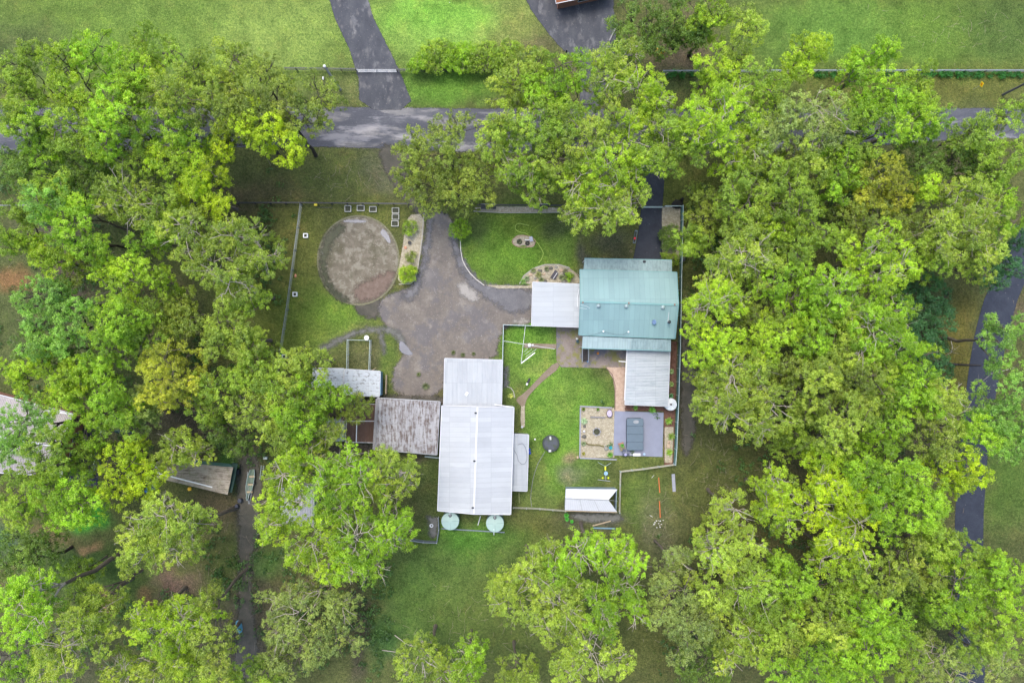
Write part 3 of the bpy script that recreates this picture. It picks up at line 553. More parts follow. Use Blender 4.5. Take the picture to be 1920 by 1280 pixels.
TREES = """
G|d|19|42,120,46;30,170,38|mid green tree in the top left corner, leftmost beside the mown lawn
Y|d|21|118,112,38;112,175,36;165,205,34|lime yellow tree second from the left in the row under the top lawn
B|d|21|175,98,46;235,140,44|bright green full tree third from the left under the top lawn
B|b|22|215,205,48;190,250,34|bright green rounded tree straddling the shaded road at the left
G|b|20|275,75,38;320,110,34|mid green tree poking highest onto the top left lawn
P|b|21|320,175,60;370,130,42|pale olive green tree between the bright trees and the road
P|b|19|430,105,42;400,160,40|soft green tree with tufted top right of the lawn edge trees
O|d|20|500,150,50;455,190,36|dull olive tree just left of the dark rail fence end
O|d|20|585,172,46;560,215,46|dark spreading tree over the left end of the open road|592,292
V|d|20|480,235,46;530,275,38;440,225,30;420,262,30|vivid yellow tree south of the road, the yellowest of the left wood
Y|b|19|330,285,44;305,300,30;370,330,30|yellow green tree left of the vivid yellow one
G|b|18|250,255,40;270,300,34|mid green tree below the shaded stretch of road
B|d|19|40,235,44;70,275,36|bright green tree at the left edge just below the road
D|d|16|60,320,52;20,300,36|dark green tree at the left edge behind brighter crowns
D|d|15|150,320,52;190,340,30|dark low tree in the gap below the left road
P|p|19|225,350,40;255,395,36;205,380,26|olive tree with bare pale limbs reaching right, below the left road
V|b|19|375,335,34;350,370,34;400,385,30|yellow tree beside the fallen dark trunk at the left end of the front fence
T|b|20|78,380,36;105,360,22|small round blue green tree standing alone near the left edge
B|b|19|142,378,20;105,405,18|little bright green tree between blue green and glowing green crowns
P|p|20|345,440,52;395,490,50;440,440,44;430,535,44;490,480,36|broad pale yellow green gum with white branches left of the sand ring
B|d|21|130,435,42;160,465,34|glowing green tree above the bare brown clearing on the left
G|d|18|15,445,34;20,395,20|plain green tree cut by the left edge above the orange earth
Y|d|18|90,490,34;60,475,22;45,450,14|yellow green tree right above the orange patch of earth
B|b|18|265,462,26;290,445,18|small fresh green tree tucked left of the broad white branched gum
Y|b|19|215,525,44;270,520,40;185,500,26|yellow green double crowned tree below the small fresh green one
O|d|15|300,590,44;340,610,30|dull olive understorey tree in the middle of the left wood
T|d|20|62,560,38;90,545,20|blue green tree at the left edge above the largest blue green crown
T|d|21|95,615,50;130,580,26;70,650,30|largest blue green tree left of the glowing twin crowned tree
B|d|22|195,605,44;215,655,42;175,690,28;225,600,26|glowing green twin crowned tree, brightest of the left wood
P|b|18|420,615,38;450,640,34;400,650,26|sparse pale olive tree left of the leaning wire fence
Y|d|19|35,700,38;75,680,26|lime tree at the left edge just above the long tiled roof
Y|d|19|95,725,44;140,700,34;120,745,24|lime tree with three tufts overhanging the edge of the tiled roof
R|b|19|310,690,52;355,730,40;290,745,30;280,665,24|orange tinged yellow tree in the middle of the left wood
B|d|20|185,735,34;160,800,42;205,770,28|bright green tree with a black forked trunk at the end of the tiled roof|250,765
X|b|16|255,755,28;270,785,18|small grey green tree touching the orange tinged tree
G|b|17|400,735,40;440,705,30;380,770,30|mid green tree right of the orange tinged tree
D|b|12|420,800,36;450,835,24|dark low tree between brown leaf litter and the boat
T|d|21|38,788,44;15,845,36|blue green tree lying over the left part of the tiled roof
G|d|21|82,838,38;100,872,28;70,880,28|mid green tree covering the middle of the tiled roof
P|b|14|160,865,26;175,840,16|thin pale tree over the dark paved yard by the tiled roof
V|d|19|225,875,42;265,905,36;215,920,28;240,845,26|vivid yellow tree between the dark paved yard and the weathered shed
P|p|15|325,835,28;365,848,22;312,868,22|thin olive tree growing over the weathered plank roofed shed
G|b|20|40,925,48;15,965,36|fresh green tree at the left edge below the tiled roof
B|b|20|105,925,44;140,955,36;90,970,30|fresh green tree right of the paved yard's lower end
P|p|23|300,968,50;345,985,40;255,1000,40;265,1045,38;325,1040,26|large pale green gum below the weathered shed|440,952
D|d|16|35,1020,40;60,1050,36;10,1060,26|dark olive tree with dark trunk at the left edge, below the small lawn|135,1025
G|b|10|140,1072,20;160,1085,14|tiny green treetop beside the second fallen looking trunk
B|p|26|25,1125,42;50,1105,28;60,1160,32|bright green gum with white limbs at the left edge near the bottom|232,1035
P|p|24|110,1215,50;145,1180,34;95,1265,40;175,1205,26|pale green gum with long thin white limbs near the bottom left|248,1082
Y|p|22|285,1190,42;340,1165,38;262,1165,26;330,1230,36;375,1180,22|vivid lime gum with white twigs left of the blue cart|348,1100
O|b|22|388,1205,32;372,1135,22;405,1245,26|dim green tree between the vivid lime gum and the rutted track|468,1062
B|b|20|20,1220,44;40,1270,34|fresh green tree in the bottom left corner
P|p|19|230,1265,44;290,1255,30|pale tree with curling white twigs on the bottom edge, left
P|b|19|350,1270,38;400,1275,30|pale tree on the bottom edge below the vivid lime gum
X|p|15|560,1150,44;600,1110,40;525,1190,34;640,1140,32;510,1130,22|dim grey olive tree below the big gum and right of the rutted track
X|b|15|590,1210,46;550,1240,40;640,1200,34;500,1260,34|grey olive tree on the bottom edge, second from the rutted track
G|b|16|460,1275,34;500,1285,24|small green tree on the bottom edge right beside the rutted track
P|b|18|580,682,32;552,670,28;545,705,26|yellow green tree half hiding the white roofed stable
G|b|18|520,735,44;485,710,34;560,755,36|mid green tree left of the white roofed stable
B|b|18|575,748,40;598,775,24;625,735,22|bright green tree in front of the white roofed stable
O|b|12|668,765,26;650,752,18|olive small tree leaning over the rusty stable roof
P|b|19|500,785,42;462,770,34;525,820,32|soft yellow green tree above the boat
B|b|20|548,790,34;562,832,32|bright tree right of the soft yellow one, above the hidden ribbed roof
O|p|16|605,825,28;590,860,28;620,800,20|thin olive tree between the broken small shed and the big gum
Y|p|21|528,892,36;548,872,30;505,935,26;500,985,38;545,940,28|left half tree of the big lime group over the hidden ribbed roof
B|p|21|610,905,46;645,872,34;635,950,44;680,905,40|middle bright gum of the big group below the rusty barn
P|p|20|718,872,28;748,900,30;712,925,32;765,885,16|open gum with bare white boughs reaching the rusty barn's lower corner
Y|p|21|580,1010,46;620,1055,40;560,1045,24|lower left lime gum of the big group beside the rutted track
B|p|21|670,1010,48;720,985,42;700,1060,38;740,1010,32;650,1070,26|lower right lime gum of the big group, nearest the small white bucket
O|d|14|850,265,58;800,300,46;770,270,30;900,320,42|sparse olive tree with black branches over the middle of the road
O|d|14|860,350,44;800,355,40;760,330,26;900,370,24|thin olive tree right above the gravel drive entrance
P|b|20|975,140,42;945,165,28;1000,115,28|soft green tree at the left end of the central roadside group
B|b|21|1060,130,44;1020,170,42;1090,175,38|bright green dense tree at the top of the central roadside group
P|p|21|1150,145,42;1180,100,30;1135,110,26|yellowish tree touching the grey forecourt at the top
Y|p|20|1200,160,40;1235,180,34;1190,205,30|yellowish tree right end of the central roadside group
G|b|21|1010,235,50;960,225,36;1060,225,40|mid green tree hiding the road right of the sparse olive tree
P|b|22|1100,250,48;1040,290,44;1150,225,36|tall pale green tree over the road at the middle of the central group
G|p|18|990,300,42;1020,345,38;960,320,26|green tree just above the lawn bench troughs
Y|p|22|1140,310,50;1180,260,44;1200,310,38;1090,340,42|yellow green gum with white fork nearest the house
P|p|20|1140,385,44;1090,395,36;1185,375,34;1110,360,30|pale gum overhanging the lawn just above the green roof
G|p|19|1240,240,34;1265,265,26;1230,210,24|green treetop right of the white forked gum, over the road
D|d|14|1195,35,46;1240,60,44;1180,80,26|dark dense tree beside the grey forecourt on the top edge
D|d|15|1290,20,44;1320,55,36|dark green tree on the top edge above the orange palm
Y|d|18|1345,15,34;1320,40,22|yellow green treetop on the top edge left of the right lawn
P|b|18|1395,50,36;1380,90,30|thin pale green tree at the left end of the right hand lawn
Y|b|19|1335,115,36;1355,140,24|yellow green tree right of the small yellow fern
Y|p|21|1330,205,46;1370,185,36;1310,240,34;1350,255,30|pale yellow tree right of the central group, astride the road
G|b|19|1430,150,40;1455,180,34;1400,200,28|mid green tree below the left end of the right lawn
Y|b|18|1515,95,34;1495,125,26;1540,75,18|slender yellow tuft standing out on the right lawn
X|b|20|1470,235,44;1440,270,34;1500,215,34|grey green tree astride the right hand road
X|p|20|1545,205,44;1570,235,38;1530,255,30|grey green gum with pale bough right of its twin over the road
B|b|20|1640,110,36;1605,135,28;1665,100,20|lone bright dome on the right lawn edge
B|b|21|1670,165,42;1700,185,32;1640,195,30|bright green tree below the lone bright dome
G|b|18|1735,140,30;1745,170,20|small green tree at the fence on the right lawn
B|b|21|1670,235,34;1705,215,34;1625,215,20|bright tree overhanging the road below the lawn edge
B|b|20|1755,215,30;1735,245,26|bright tree at the break where the right road shows
Y|p|19|1425,235,20;1400,270,38;1440,305,34;1380,300,24|yellow green gum with curved white twigs below the right road
G|b|20|1400,350,44;1440,375,42;1385,385,30|dense pale green dome right of the east drive's dark stump
G|b|20|1485,350,40;1500,385,34;1470,320,26|green tree right of the dense pale dome
B|b|19|1565,320,40;1590,345,28|bright green tree below the pale bough gum
R|b|18|1660,330,42;1690,355,36;1640,370,30|orange yellow tree, the only one in the right wood
Y|b|17|1745,348,22;1735,365,16|small round lime tree right of the orange yellow one
D|d|16|1730,300,40;1775,295,38;1700,275,22|dark olive tree just below the visible right road
D|d|16|1820,290,38;1845,330,32|dark green tree left of the right edge, under the road
G|b|20|1865,235,38;1890,210,26;1830,250,24|green tree below the pole with transformer
G|b|20|1895,290,42;1870,330,32|green tree at the right edge under the road
P|p|20|1830,370,40;1790,355,26;1855,400,28|soft green gum left of the right edge lime tree
B|b|19|1900,400,36;1880,370,26|lime tree cut by the right edge
P|p|21|1810,430,48;1850,450,40;1770,420,30;1780,470,28|large yellowish gum near the right edge above the dark water drive
K|d|14|1880,500,36;1905,460,28;1860,520,22|dark blue green tree at the right edge by the top of the side drive
O|b|12|1340,400,46;1370,425,34;1310,370,26|dim low green tree outside the green east fence
Y|b|18|1455,425,32;1490,440,26|yellow olive tree below the dense pale dome
P|p|20|1385,490,46;1350,520,38;1420,465,36;1440,505,34|wide yellowish gum nearest the east fence, upper of two
Y|p|20|1335,565,38;1375,560,34;1310,580,24|yellow gum whose left tufts come nearest to the green roof
G|b|18|1545,425,38;1575,450,30;1520,400,22|mid green tree in the gap left of the bright lime gum
B|b|20|1465,520,34;1500,555,44;1530,520,30|bright green tree right of the wide yellowish gum
B|p|21|1570,545,44;1600,580,34;1545,585,26|bright green gum with white bough left of the lime gum
Y|p|21|1655,455,42;1690,500,38;1625,490,26;1660,525,34|bright lime gum with white limbs, largest of the upper right wood
O|b|16|1720,430,38;1700,400,32;1745,460,26|dull tree between lime gum and the large yellowish gum
O|b|17|1440,590,40;1410,620,34;1395,580,26|olive yellow tree in the middle behind the two gums by the fence
Y|b|20|1330,625,40;1365,655,38;1320,665,26|yellow green tree level with the annex, nearest to the fence
Y|b|20|1450,625,42;1490,605,34;1425,665,34|pure yellow tree left of the leafy bright one
B|b|20|1540,625,38;1555,590,28;1520,650,24|leaf green tree between the pure yellow tree and the twin lime domes
P|b|19|1600,600,36;1580,640,34|pale green tree beside the twin lime domes
B|p|21|1640,610,44;1680,585,38;1690,640,30;1620,655,30|twin domed lime tree at the edge of the dark blue green thicket
K|d|8.5|1735,560,46;1755,600,40;1725,620,34|dark blue green thicket tree beside the brown verge
K|d|7.5|1740,660,36;1720,700,34;1765,690,24|lower dark green thicket tree with bare curved twigs
B|b|17|1730,668,28;1700,690,24|small lime treetop beside the fallen log
P|p|20|1375,700,40;1415,690,36;1340,715,26|olive yellow tree above the broad gum with arching limbs
P|p|20|1370,770,44;1420,800,40;1450,760,38;1340,745,34;1405,730,34|broad gum with long arching white limbs standing into the meadow
P|b|21|1530,705,38;1520,740,34;1560,690,22|pale green round tree right of the arching limbs
O|b|19|1610,715,40;1640,745,36;1590,690,26|olive green tree left of a brighter crown below the fallen log
B|b|20|1715,720,46;1735,750,36;1690,755,34|bright tree whose crown hides the end of the fallen log
P|p|20|1780,740,32;1790,780,34;1765,765,24|pale green tree next to the wet side drive
T|b|20|1903,640,32;1905,605,24;1895,690,24|blue green tree over the right edge with arching pale limbs
T|b|20|1890,755,36;1905,790,34;1868,790,20|blue green tree right of the side drive, lower one
P|b|21|1590,780,48;1560,820,34;1625,760,30|dense round soft green tree in the centre of the right wood
G|b|15|1500,815,34;1480,840,24;1530,790,20|mid green tree at the meadow edge below the arching gum
Y|b|17|1545,865,28;1530,845,20|small yellow green tree right above the bright spreading gum
B|b|16|1612,850,26;1600,870,18|small bright ball shaped tree in the brown clearing
B|b|19|1670,805,36;1645,820,24|bright green tree between the clearing and the side drive
O|b|19|1745,820,38;1780,835,30|olive tree leaning on the side drive's left side
V|b|20|1808,872,32;1785,905,32;1835,890,18|yellow green tree crossing the side drive
B|b|22|1700,885,46;1735,915,44;1665,900,30|big bright tree left of the lower visible drive stretch
B|b|22|1640,905,40;1620,880,28;1660,945,36|bright tree left of the big bright one
B|b|21|1715,965,46;1755,955,34;1680,990,32|bright tree hugging the lower visible drive stretch
V|p|21|1555,905,36;1530,950,36;1600,935,36;1610,985,36;1570,1010,34;1480,935,28|spreading lime gum with bare white limbs at the meadow edge
Y|p|20|1460,900,24;1440,930,16;1475,975,32;1450,965,18|small lime treetops left of the spreading lime gum
Y|p|20|1620,1030,34;1580,1045,24;1545,1050,28|lime tree directly below the spreading lime gum
P|p|18|1380,955,28;1365,985,26|slim tree standing alone on the meadow in the lower right
P|p|20|1350,1040,40;1400,1030,36;1330,1015,22;1375,1065,28|thin gum with leaning pale trunk right of the slab|1315,1008
G|p|20|1420,1100,42;1390,1110,30;1435,1140,34|green gum below the thin leaning one
B|b|20|1490,1085,36;1505,1120,34;1475,1060,22|compact bright round tree below the meadow
X|b|19|1270,1115,44;1300,1165,48;1250,1155,30;1280,1205,34|large grey olive tree, the greyest crown
X|p|17|1275,1050,22;1262,1075,18|small grey tuft above the large grey olive crown
P|p|17|1390,1195,40;1430,1215,42;1365,1235,28;1410,1165,28|olive yellow tree right of the greyest crown
D|b|13|1330,1250,44;1290,1265,30|dark tree on the bottom edge below the greyest crown
G|b|18|1540,1110,34;1575,1145,36|plain green tree right of the compact round one
P|b|20|1560,1180,42;1530,1160,30;1600,1190,30|pale green tree centred low in the right wood
B|b|22|1655,1165,44;1650,1215,44;1690,1190,34;1620,1150,26|tall bright tree, largest in the lower right wood
O|b|18|1480,1200,34;1500,1175,26|olive tree left of the pale low centred tree
B|b|21|1530,1250,46;1590,1250,42;1480,1270,30|fresh green tree on the bottom edge of the right wood
D|b|14|1760,1130,36;1700,1110,26;1730,1180,28|dark tree in the shade between two bright crowns
O|b|19|1720,1050,38;1750,1080,34;1690,1070,24|olive green tree with bare boughs below the visible drive
B|b|21|1800,1090,46;1830,1130,44;1780,1145,36|bright dome second from the lower right corner
G|b|20|1810,1040,36;1850,1050,30|green tree hiding the drive just below its visible stretch
B|b|21|1890,1090,44;1870,1060,28;1905,1140,34|bright green tree at the right edge in the lower part
G|b|20|1870,1180,40;1900,1200,30|green tree in the lower right corner beside the drive
X|p|16|1770,1240,40;1800,1265,30;1730,1250,28|grey twiggy tree on the bottom edge by the drive
X|p|14|1880,1250,36;1850,1225,22|grey twiggy shrubby tree in the bottom right corner
P|p|20|1000,1080,44;960,1125,46;1030,1050,32;940,1110,26|left part gum of the bottom centre group, with white fork
B|p|21|1090,1040,40;1150,1045,40;1050,1075,34;1190,1060,26|upper gum of the bottom centre group, closest to the white tent
P|p|21|1050,1140,44;1080,1170,38;1020,1175,34;1075,1110,26|middle gum of the bottom centre group with a reddish limb
B|p|21|1130,1140,42;1175,1105,34;1190,1150,26;1150,1175,32|right gum of the bottom centre group
P|p|20|1110,1225,44;1150,1240,34;1070,1250,34|lowest gum of the bottom centre group
P|p|18|790,1235,34;830,1265,36;760,1265,28|pale gum with brown fallen boughs on the bottom edge
B|p|17|880,1235,30;870,1270,30|fresh green treetop on the bottom edge left of the group
P|b|16|965,1275,30;990,1265,20|small treetop on the bottom edge directly left of the lowest gum
G|b|20|110,240,40;150,262,34|soft green tree over the road left of the bright rounded tree
B|b|20|310,228,42;350,245,30|green tree over the road between bright rounded and vivid yellow trees
O|b|20|395,215,44;440,200,34|olive green tree over the road just north of the vivid yellow one
Y|b|20|250,140,40;240,175,32|lime tree in the second row of the top left group
G|d|17|110,345,36;60,360,26|green tree above the brown clearing on the left
G|b|18|300,375,36;325,420,30|green tree between two white branched gums on the left
G|b|18|255,635,38;275,590,30|green tree right of the glowing twin crowned tree
O|b|15|350,600,36;330,560,30|low olive tree in the dim gap left of the sparse pale one
G|b|17|480,680,34;460,650,26|green tree below the lowest white planter
G|b|17|430,560,30;470,570,24|thin green tree left of the middle white planter
O|b|14|120,520,26;150,480,20|low olive tree at the edge of the brown clearing
D|b|14|60,650,40;110,665,34|dark tree under the largest blue green crown
G|b|17|230,800,30;240,770,24|green tree above the dark blue cover
P|b|18|175,1130,36;130,1120,26|pale green tree left of the second small treetop near the bottom left
G|b|19|1300,275,34;1290,235,30|green tree where the east drive meets the road
P|b|20|1510,290,38;1530,320,28|pale tree below the twin grey green gums
G|b|18|1610,290,34;1620,320,28|green tree south of the road beneath the bright overhanging one
O|b|17|1640,420,36;1600,400,28|olive tree under the orange yellow one
G|b|18|1500,470,34;1470,455,26|green tree above the bright pair in the right wood
P|b|19|1395,435,34;1420,410,24|pale tree below the dense dome near the east fence
O|b|17|1470,690,36;1450,715,26|olive tree behind the arching white limbs
P|b|19|1600,665,34;1570,680,26|pale tree below the pale green one beside the twin domes
G|b|18|1660,690,32;1650,665,22|green tree left of the small lime treetop
O|b|17|1565,745,30;1520,775,26|olive tree left of the dense round soft one
G|b|18|1760,495,34;1740,460,26|green tree above the dark blue green thicket
P|b|18|1850,500,30;1830,470,26|pale tree above the top of the side drive
G|b|19|1770,1010,34;1740,1020,26|green tree left of the lower end of the visible drive
P|b|19|1660,1080,38;1640,1110,30|pale tree above the tallest lower right tree
G|b|18|1590,1100,34;1620,1080,26|plain green tree below the lime one in the lower right
P|b|20|1340,1110,34;1355,1140,28|pale gum between greyest crown and thin leaning gum
O|b|17|1330,1185,30;1345,1160,24|olive tree right beside the greyest crown's lower half
G|b|19|1455,1165,36;1440,1190,28|green tree below the compact round one
B|b|20|1600,1230,36;1630,1260,30|fresh tree on the bottom edge in the middle of the right wood
G|b|19|1710,1225,34;1690,1260,28|green tree on the bottom edge left of the grey twiggy one
G|b|19|1835,1215,34;1840,1180,26|green tree right of the grey twiggy one
G|b|15|1300,450,30;1330,470,26|low green bushy tree hugging the outside of the teal fence
G|b|20|35,225,30;15,215,24|small green tree over the road at the very left edge
Y|d|20|165,262,32;190,235,26|lime tree covering the road gap near the left edge
O|b|19|470,225,36;520,225,32|olive tree masking the road right above the vivid yellow one
G|b|20|1220,285,30;1260,300,24|green tree over the road where the east drive starts
P|b|20|940,235,32;920,265,28|pale tree between the sparse olive tree and the central group, over the road
G|b|20|1600,225,34;1580,270,28|green tree over the right road between grey green gum and bright dome
T|b|19|1900,835,26;1885,815,22|blue green crown low on the right edge beside the bright lawn
B|b|20|1838,800,22;1850,825,20|fresh tree overhanging the side drive halfway
"""
for ln in TREES.strip().split('\n'):
    f = ln.split('|'); lb = [tuple(float(q) for q in s.split(',')) for s in f[3].split(';')]
    base = tuple(float(q) for q in f[5].split(',')) if len(f) > 5 else None
    hh = float(f[2]); sp = {'O': .85, 'X': .85, 'D': .9}.get(f[0], 1.0)
    if hh < 9: tree(f[0], f[1], hh, lb, f[4], base, name='thicket_tree', cr=.8)
    else: tree(f[0], f[1], hh, lb, f[4], base, dens=sp)
# ------------------------------------------------------------------ buildings
TEAL = roofmat('teal_roof', (.245, .385, .39), (.185, .31, .31), (1, .12, 1), .35, .45, dirt_lo=.5, dirt_hi=.72)
TEALP = roofmat('faded_teal_roof', (.30, .41, .42), (.12, .18, .18), (1, .2, 1), .6, .45, dirt_lo=.46, dirt_hi=.64)
WHT = roofmat('zinc_roof', (.46, .485, .505), (.31, .325, .34), (.1, 1, 1), .35, .4, dirt_lo=.5, dirt_hi=.72)
WHT2 = roofmat('grey_zinc_roof', (.41, .435, .455), (.24, .29, .32), (1, .1, 1), .4, .42, dirt_lo=.46, dirt_hi=.68)
WHT3 = roofmat('carport_roof', (.45, .485, .505), (.34, .345, .355), (.1, 1, 1), .3, .42)
ANN = roofmat('annex_roof', (.44, .48, .505), (.18, .25, .27), (.1, 1, 1), .55, .42, dirt_lo=.5, dirt_hi=.66)
CLR = roofmat('clear_sheet_roof', (.36, .47, .47), (.26, .34, .34), (1, .15, 1), .4, .35)
RUST = roofmat('rusted_grey_roof', (.42, .42, .43), (.12, .085, .07), (1, .13, 1), .95, .75, fine=.25, dirt_lo=.46, dirt_hi=.58)
RUST2 = roofmat('rust_brown_roof', (.13, .075, .055), (.26, .24, .23), (1, .13, 1), .8, .8, fine=.25, dirt_lo=.56, dirt_hi=.66)
STAB = roofmat('stable_roof', (.52, .56, .59), (.14, .13, .11), (.6, 1, 1), .9, .5, dirt_lo=.52, dirt_hi=.60)
PLNK = roofmat('weathered_roof', (.50, .45, .38), (.13, .10, .075), (.12, 1, 1), .9, .8, fine=.3, rz=R(-13), dirt_lo=.48, dirt_hi=.6, moss=(.20, .23, .10))
RIBB = roofmat('ribbed_roof', (.5, .5, .54), (.25, .26, .25), (1, .2, 1), .5, .5)
TILE = roofmat('pale_tile_roof', (.46, .42, .41), (.30, .27, .26), (1, 1, 1), .5, .8, fine=.3)
TERR = roofmat('terracotta_roof', (.40, .15, .07), (.2, .09, .05), (1, 1, 1), .6, .8)
WALLW = plain('painted_wall', (.55, .55, .5), .7, var=.1); WALLG = plain('grey_wall', (.25, .27, .28), .6, var=.15); WALLT = plain('teal_wall', (.12, .25, .26), .6, var=.15)
BRICK = plain('brick_wall', (.28, .13, .09), .85, var=.3, scale=6)
GUT = plain('gutter_paint', (.16, .33, .33), .5, var=.1); GUTW = plain('white_trim', (.6, .61, .64), .5, var=.08); GUTG = plain('grey_trim', (.3, .32, .34), .5)
WOODD = plain('dark_timber', (.055, .045, .04), .8, var=.4, scale=5); WOOD = plain('grey_timber', (.24, .23, .23), .85, var=.3, scale=5); WOODL = plain('pale_timber', (.42, .33, .22), .8, var=.3, scale=5)
METG = plain('galvanised_metal', (.42, .44, .46), .4, .6, var=.15); METD = plain('dark_metal', (.04, .045, .055), .5, .3); WHITE = plain('white_plastic', (.78, .79, .8), .4, var=.06)
BLACK = plain('black_rubber', (.02, .02, .022), .6, var=.3); GLASS = plain('window_glass', (.03, .04, .05), .08, 0, .2)

def wall_solid(foot, z1, gable=None, z0=0.0, t=None):
    """foot: 4 ground points going round; gable: (i, z) peak over edges i and i+2"""
    M_ = MB(); n = len(foot)
    for i in range(n):
        a, b = Vector(foot[i]), Vector(foot[(i + 1) % n]); a.z = b.z = z0
        za = z1[i] if isinstance(z1, (list, tuple)) else z1; zb = z1[(i + 1) % n] if isinstance(z1, (list, tuple)) else z1
        d = (b - a).normalized(); nn = Vector((d.y, -d.x, 0)) * .12
        top = [Vector((b.x, b.y, zb)), Vector((a.x, a.y, za))]
        if gable and i % 2 == gable[0] % 2: mm = (a + b) / 2; top = [top[0], Vector((mm.x, mm.y, gable[1])), top[1]]
        outer = [a, b] + top; inner = [p - nn for p in outer]; k = len(outer)
        M_.add(outer + inner, [tuple(range(k)), tuple(range(2 * k - 1, k - 1, -1))] + [(q, k + q, k + (q + 1) % k, (q + 1) % k) for q in range(k)])
    return M_
def opening(root, a, b, u, w_, z0, z1, kind='window', mat=None, inside=1):
    """window or door set proud of the wall from a to b, centred at fraction u"""
    a = Vector((a[0], a[1], 0)); b = Vector((b[0], b[1], 0)); d = (b - a).normalized(); c = a.lerp(b, u); nn = Vector((d.y, -d.x, 0)) * inside
    M_ = MB(); p0 = c - d * w_ / 2 + nn * .03; p1 = c + d * w_ / 2 + nn * .03
    for z in (z0, z1): M_.bar(p0 + Vector((0, 0, z)), p1 + Vector((0, 0, z)), .08, .07)
    for p in (p0, p1): M_.bar(p + Vector((0, 0, z0 + .035)), p + Vector((0, 0, z1 - .035)), .07, .08)
    f = M_.build(kind, mat or GUTW, root)
    g = MB().bar((p0 + p1) / 2 + Vector((0, 0, z0 + .04)), (p0 + p1) / 2 + Vector((0, 0, z1 - .04)), w_ - .09, .03)
    if abs(d.x) < .7: g = MB().box(((p0 + p1) / 2 + Vector((0, 0, (z0 + z1) / 2))), (w_ - .09, .03, z1 - z0 - .08), math.atan2(d.y, d.x))
    else: g = MB().box(((p0 + p1) / 2 + Vector((0, 0, (z0 + z1) / 2))), (w_ - .09, .03, z1 - z0 - .08), math.atan2(d.y, d.x))
    g.build('pane' if kind == 'window' else 'door_leaf', GLASS if kind == 'window' else WALLG, f)
    return f
def inset(c4, ins):
    cx = sum(p[0] for p in c4) / 4; cy = sum(p[1] for p in c4) / 4; o = []
    for p in c4:
        v = Vector((p[0] - cx, p[1] - cy, 0)); sx = 1 if v.x > 0 else -1; sy = 1 if v.y > 0 else -1
        o.append(Vector((p[0] - sx * ins, p[1] - sy * ins, 0)))
    return o
def ccw(p):
    a = sum(p[i][0] * p[(i + 1) % 4][1] - p[(i + 1) % 4][0] * p[i][1] for i in range(4)); return p if a > 0 else p[::-1]
def gable_house(name, label, cat, cpx, ez, rz, axis, mat, wall, trim, ribs=60, ins=.5, group=None, h=.03, ridge_w=.3, ovr=None):
    c = [G(x, y, ez) for x, y in cpx]      # NW NE SE SW eave corners
    root = thing(name, (sum(p.x for p in c) / 4, sum(p.y for p in c) / 4, 0), label, cat, group)
    if axis == 'x': r0 = (c[0] + c[3]) / 2; r1 = (c[1] + c[2]) / 2
    else: r0 = (c[0] + c[1]) / 2; r1 = (c[3] + c[2]) / 2
    r0.z = r1.z = rz
    if ovr: r0, r1 = ovr
    M_ = MB()
    if axis == 'x': M_.corr(r0, r1, c[1], c[0], ribs, h); M_.corr(r0, r1, c[2], c[3], ribs, h)
    else: M_.corr(r0, r1, c[3], c[0], ribs, h); M_.corr(r0, r1, c[2], c[1], ribs, h)
    rf = M_.build('roof', mat, root)
    dd = (r1 - r0).normalized() * .02; up = Vector((0, 0, h + .035))
    MB().bar(r0 - dd + up, r1 + dd + up, ridge_w, .03).build('ridge_cap', trim, rf)
    e = [(0, 1), (3, 2)] if axis == 'x' else [(0, 3), (1, 2)]
    for i, j in e:
        g_ = MB()
        o = ((c[i] + c[j]) / 2 - (c[0] + c[2]) / 2); o.z = 0; o = o.normalized() * .07
        g_.bar(c[i] + o + Vector((0, 0, -.06)), c[j] + o + Vector((0, 0, -.06)), .12, .11)
        g_.build('gutter', trim, rf)
    b_ = MB(); e = [(0, r0), (3, r0), (1, r1), (2, r1)] if axis == 'x' else [(0, r0), (1, r0), (3, r1), (2, r1)]
    for i, r_ in e: b_.bar(c[i] + Vector((0, 0, .045)), r_ + Vector((0, 0, .05)), .09, .16)
    b_.build('barge_board', trim, rf)
    ft = ccw(inset(c, ins)); i0 = 0
    d0 = ft[1] - ft[0]; gi = 0 if (abs(d0.y) > abs(d0.x)) == (axis == 'x') else 1
    fr = .88; wl = wall_solid(ft, ez - .12, (gi, ez - .12 + (rz - ez) * fr)).build('wall', wall, root)
    return root, c, ft, rf
def skillion(name, label, cat, cpx, zs, mat, wall, trim, ribs=30, ribdir='y', ins=.35, posts=False, group=None, parent=None, h=.03, t=.05):
    c = [G(x, y, z) for (x, y), z in zip(cpx, zs)]
    root = parent or thing(name, (sum(p.x for p in c) / 4, sum(p.y for p in c) / 4, 0), label, cat, group)
    M_ = MB()
    if ribdir == 'y': M_.corr(c[0], c[1], c[2], c[3], ribs, h, t)
    else: M_.corr(c[0], c[3], c[2], c[1], ribs, h, t)
    rf = M_.build('roof', mat, root)
    g_ = MB()
    for i in range(4):
        a, b = c[i], c[(i + 1) % 4]; o = ((a + b) / 2 - (c[0] + c[2]) / 2); o.z = 0; o = o.normalized() * .05
        g_.bar(a + o + Vector((0, 0, -.02)), b + o + Vector((0, 0, -.02)), .08, .12)
    g_.build('roof_edge', trim, rf)
    zm = [z - .16 for z in zs]; ft = inset(c, ins)
    if wall is not None:
        if (ccw(ft) is not ft): ft = ft[::-1]; zm = zm[::-1]
        wall_solid(ft, zm).build('wall', wall, root)
    if posts:
        for p, z in zip(ft, zm): MB().box((p.x, p.y, z / 2), (.1, .1, z)).build('post', trim, root)
    return root, c, ft, rf

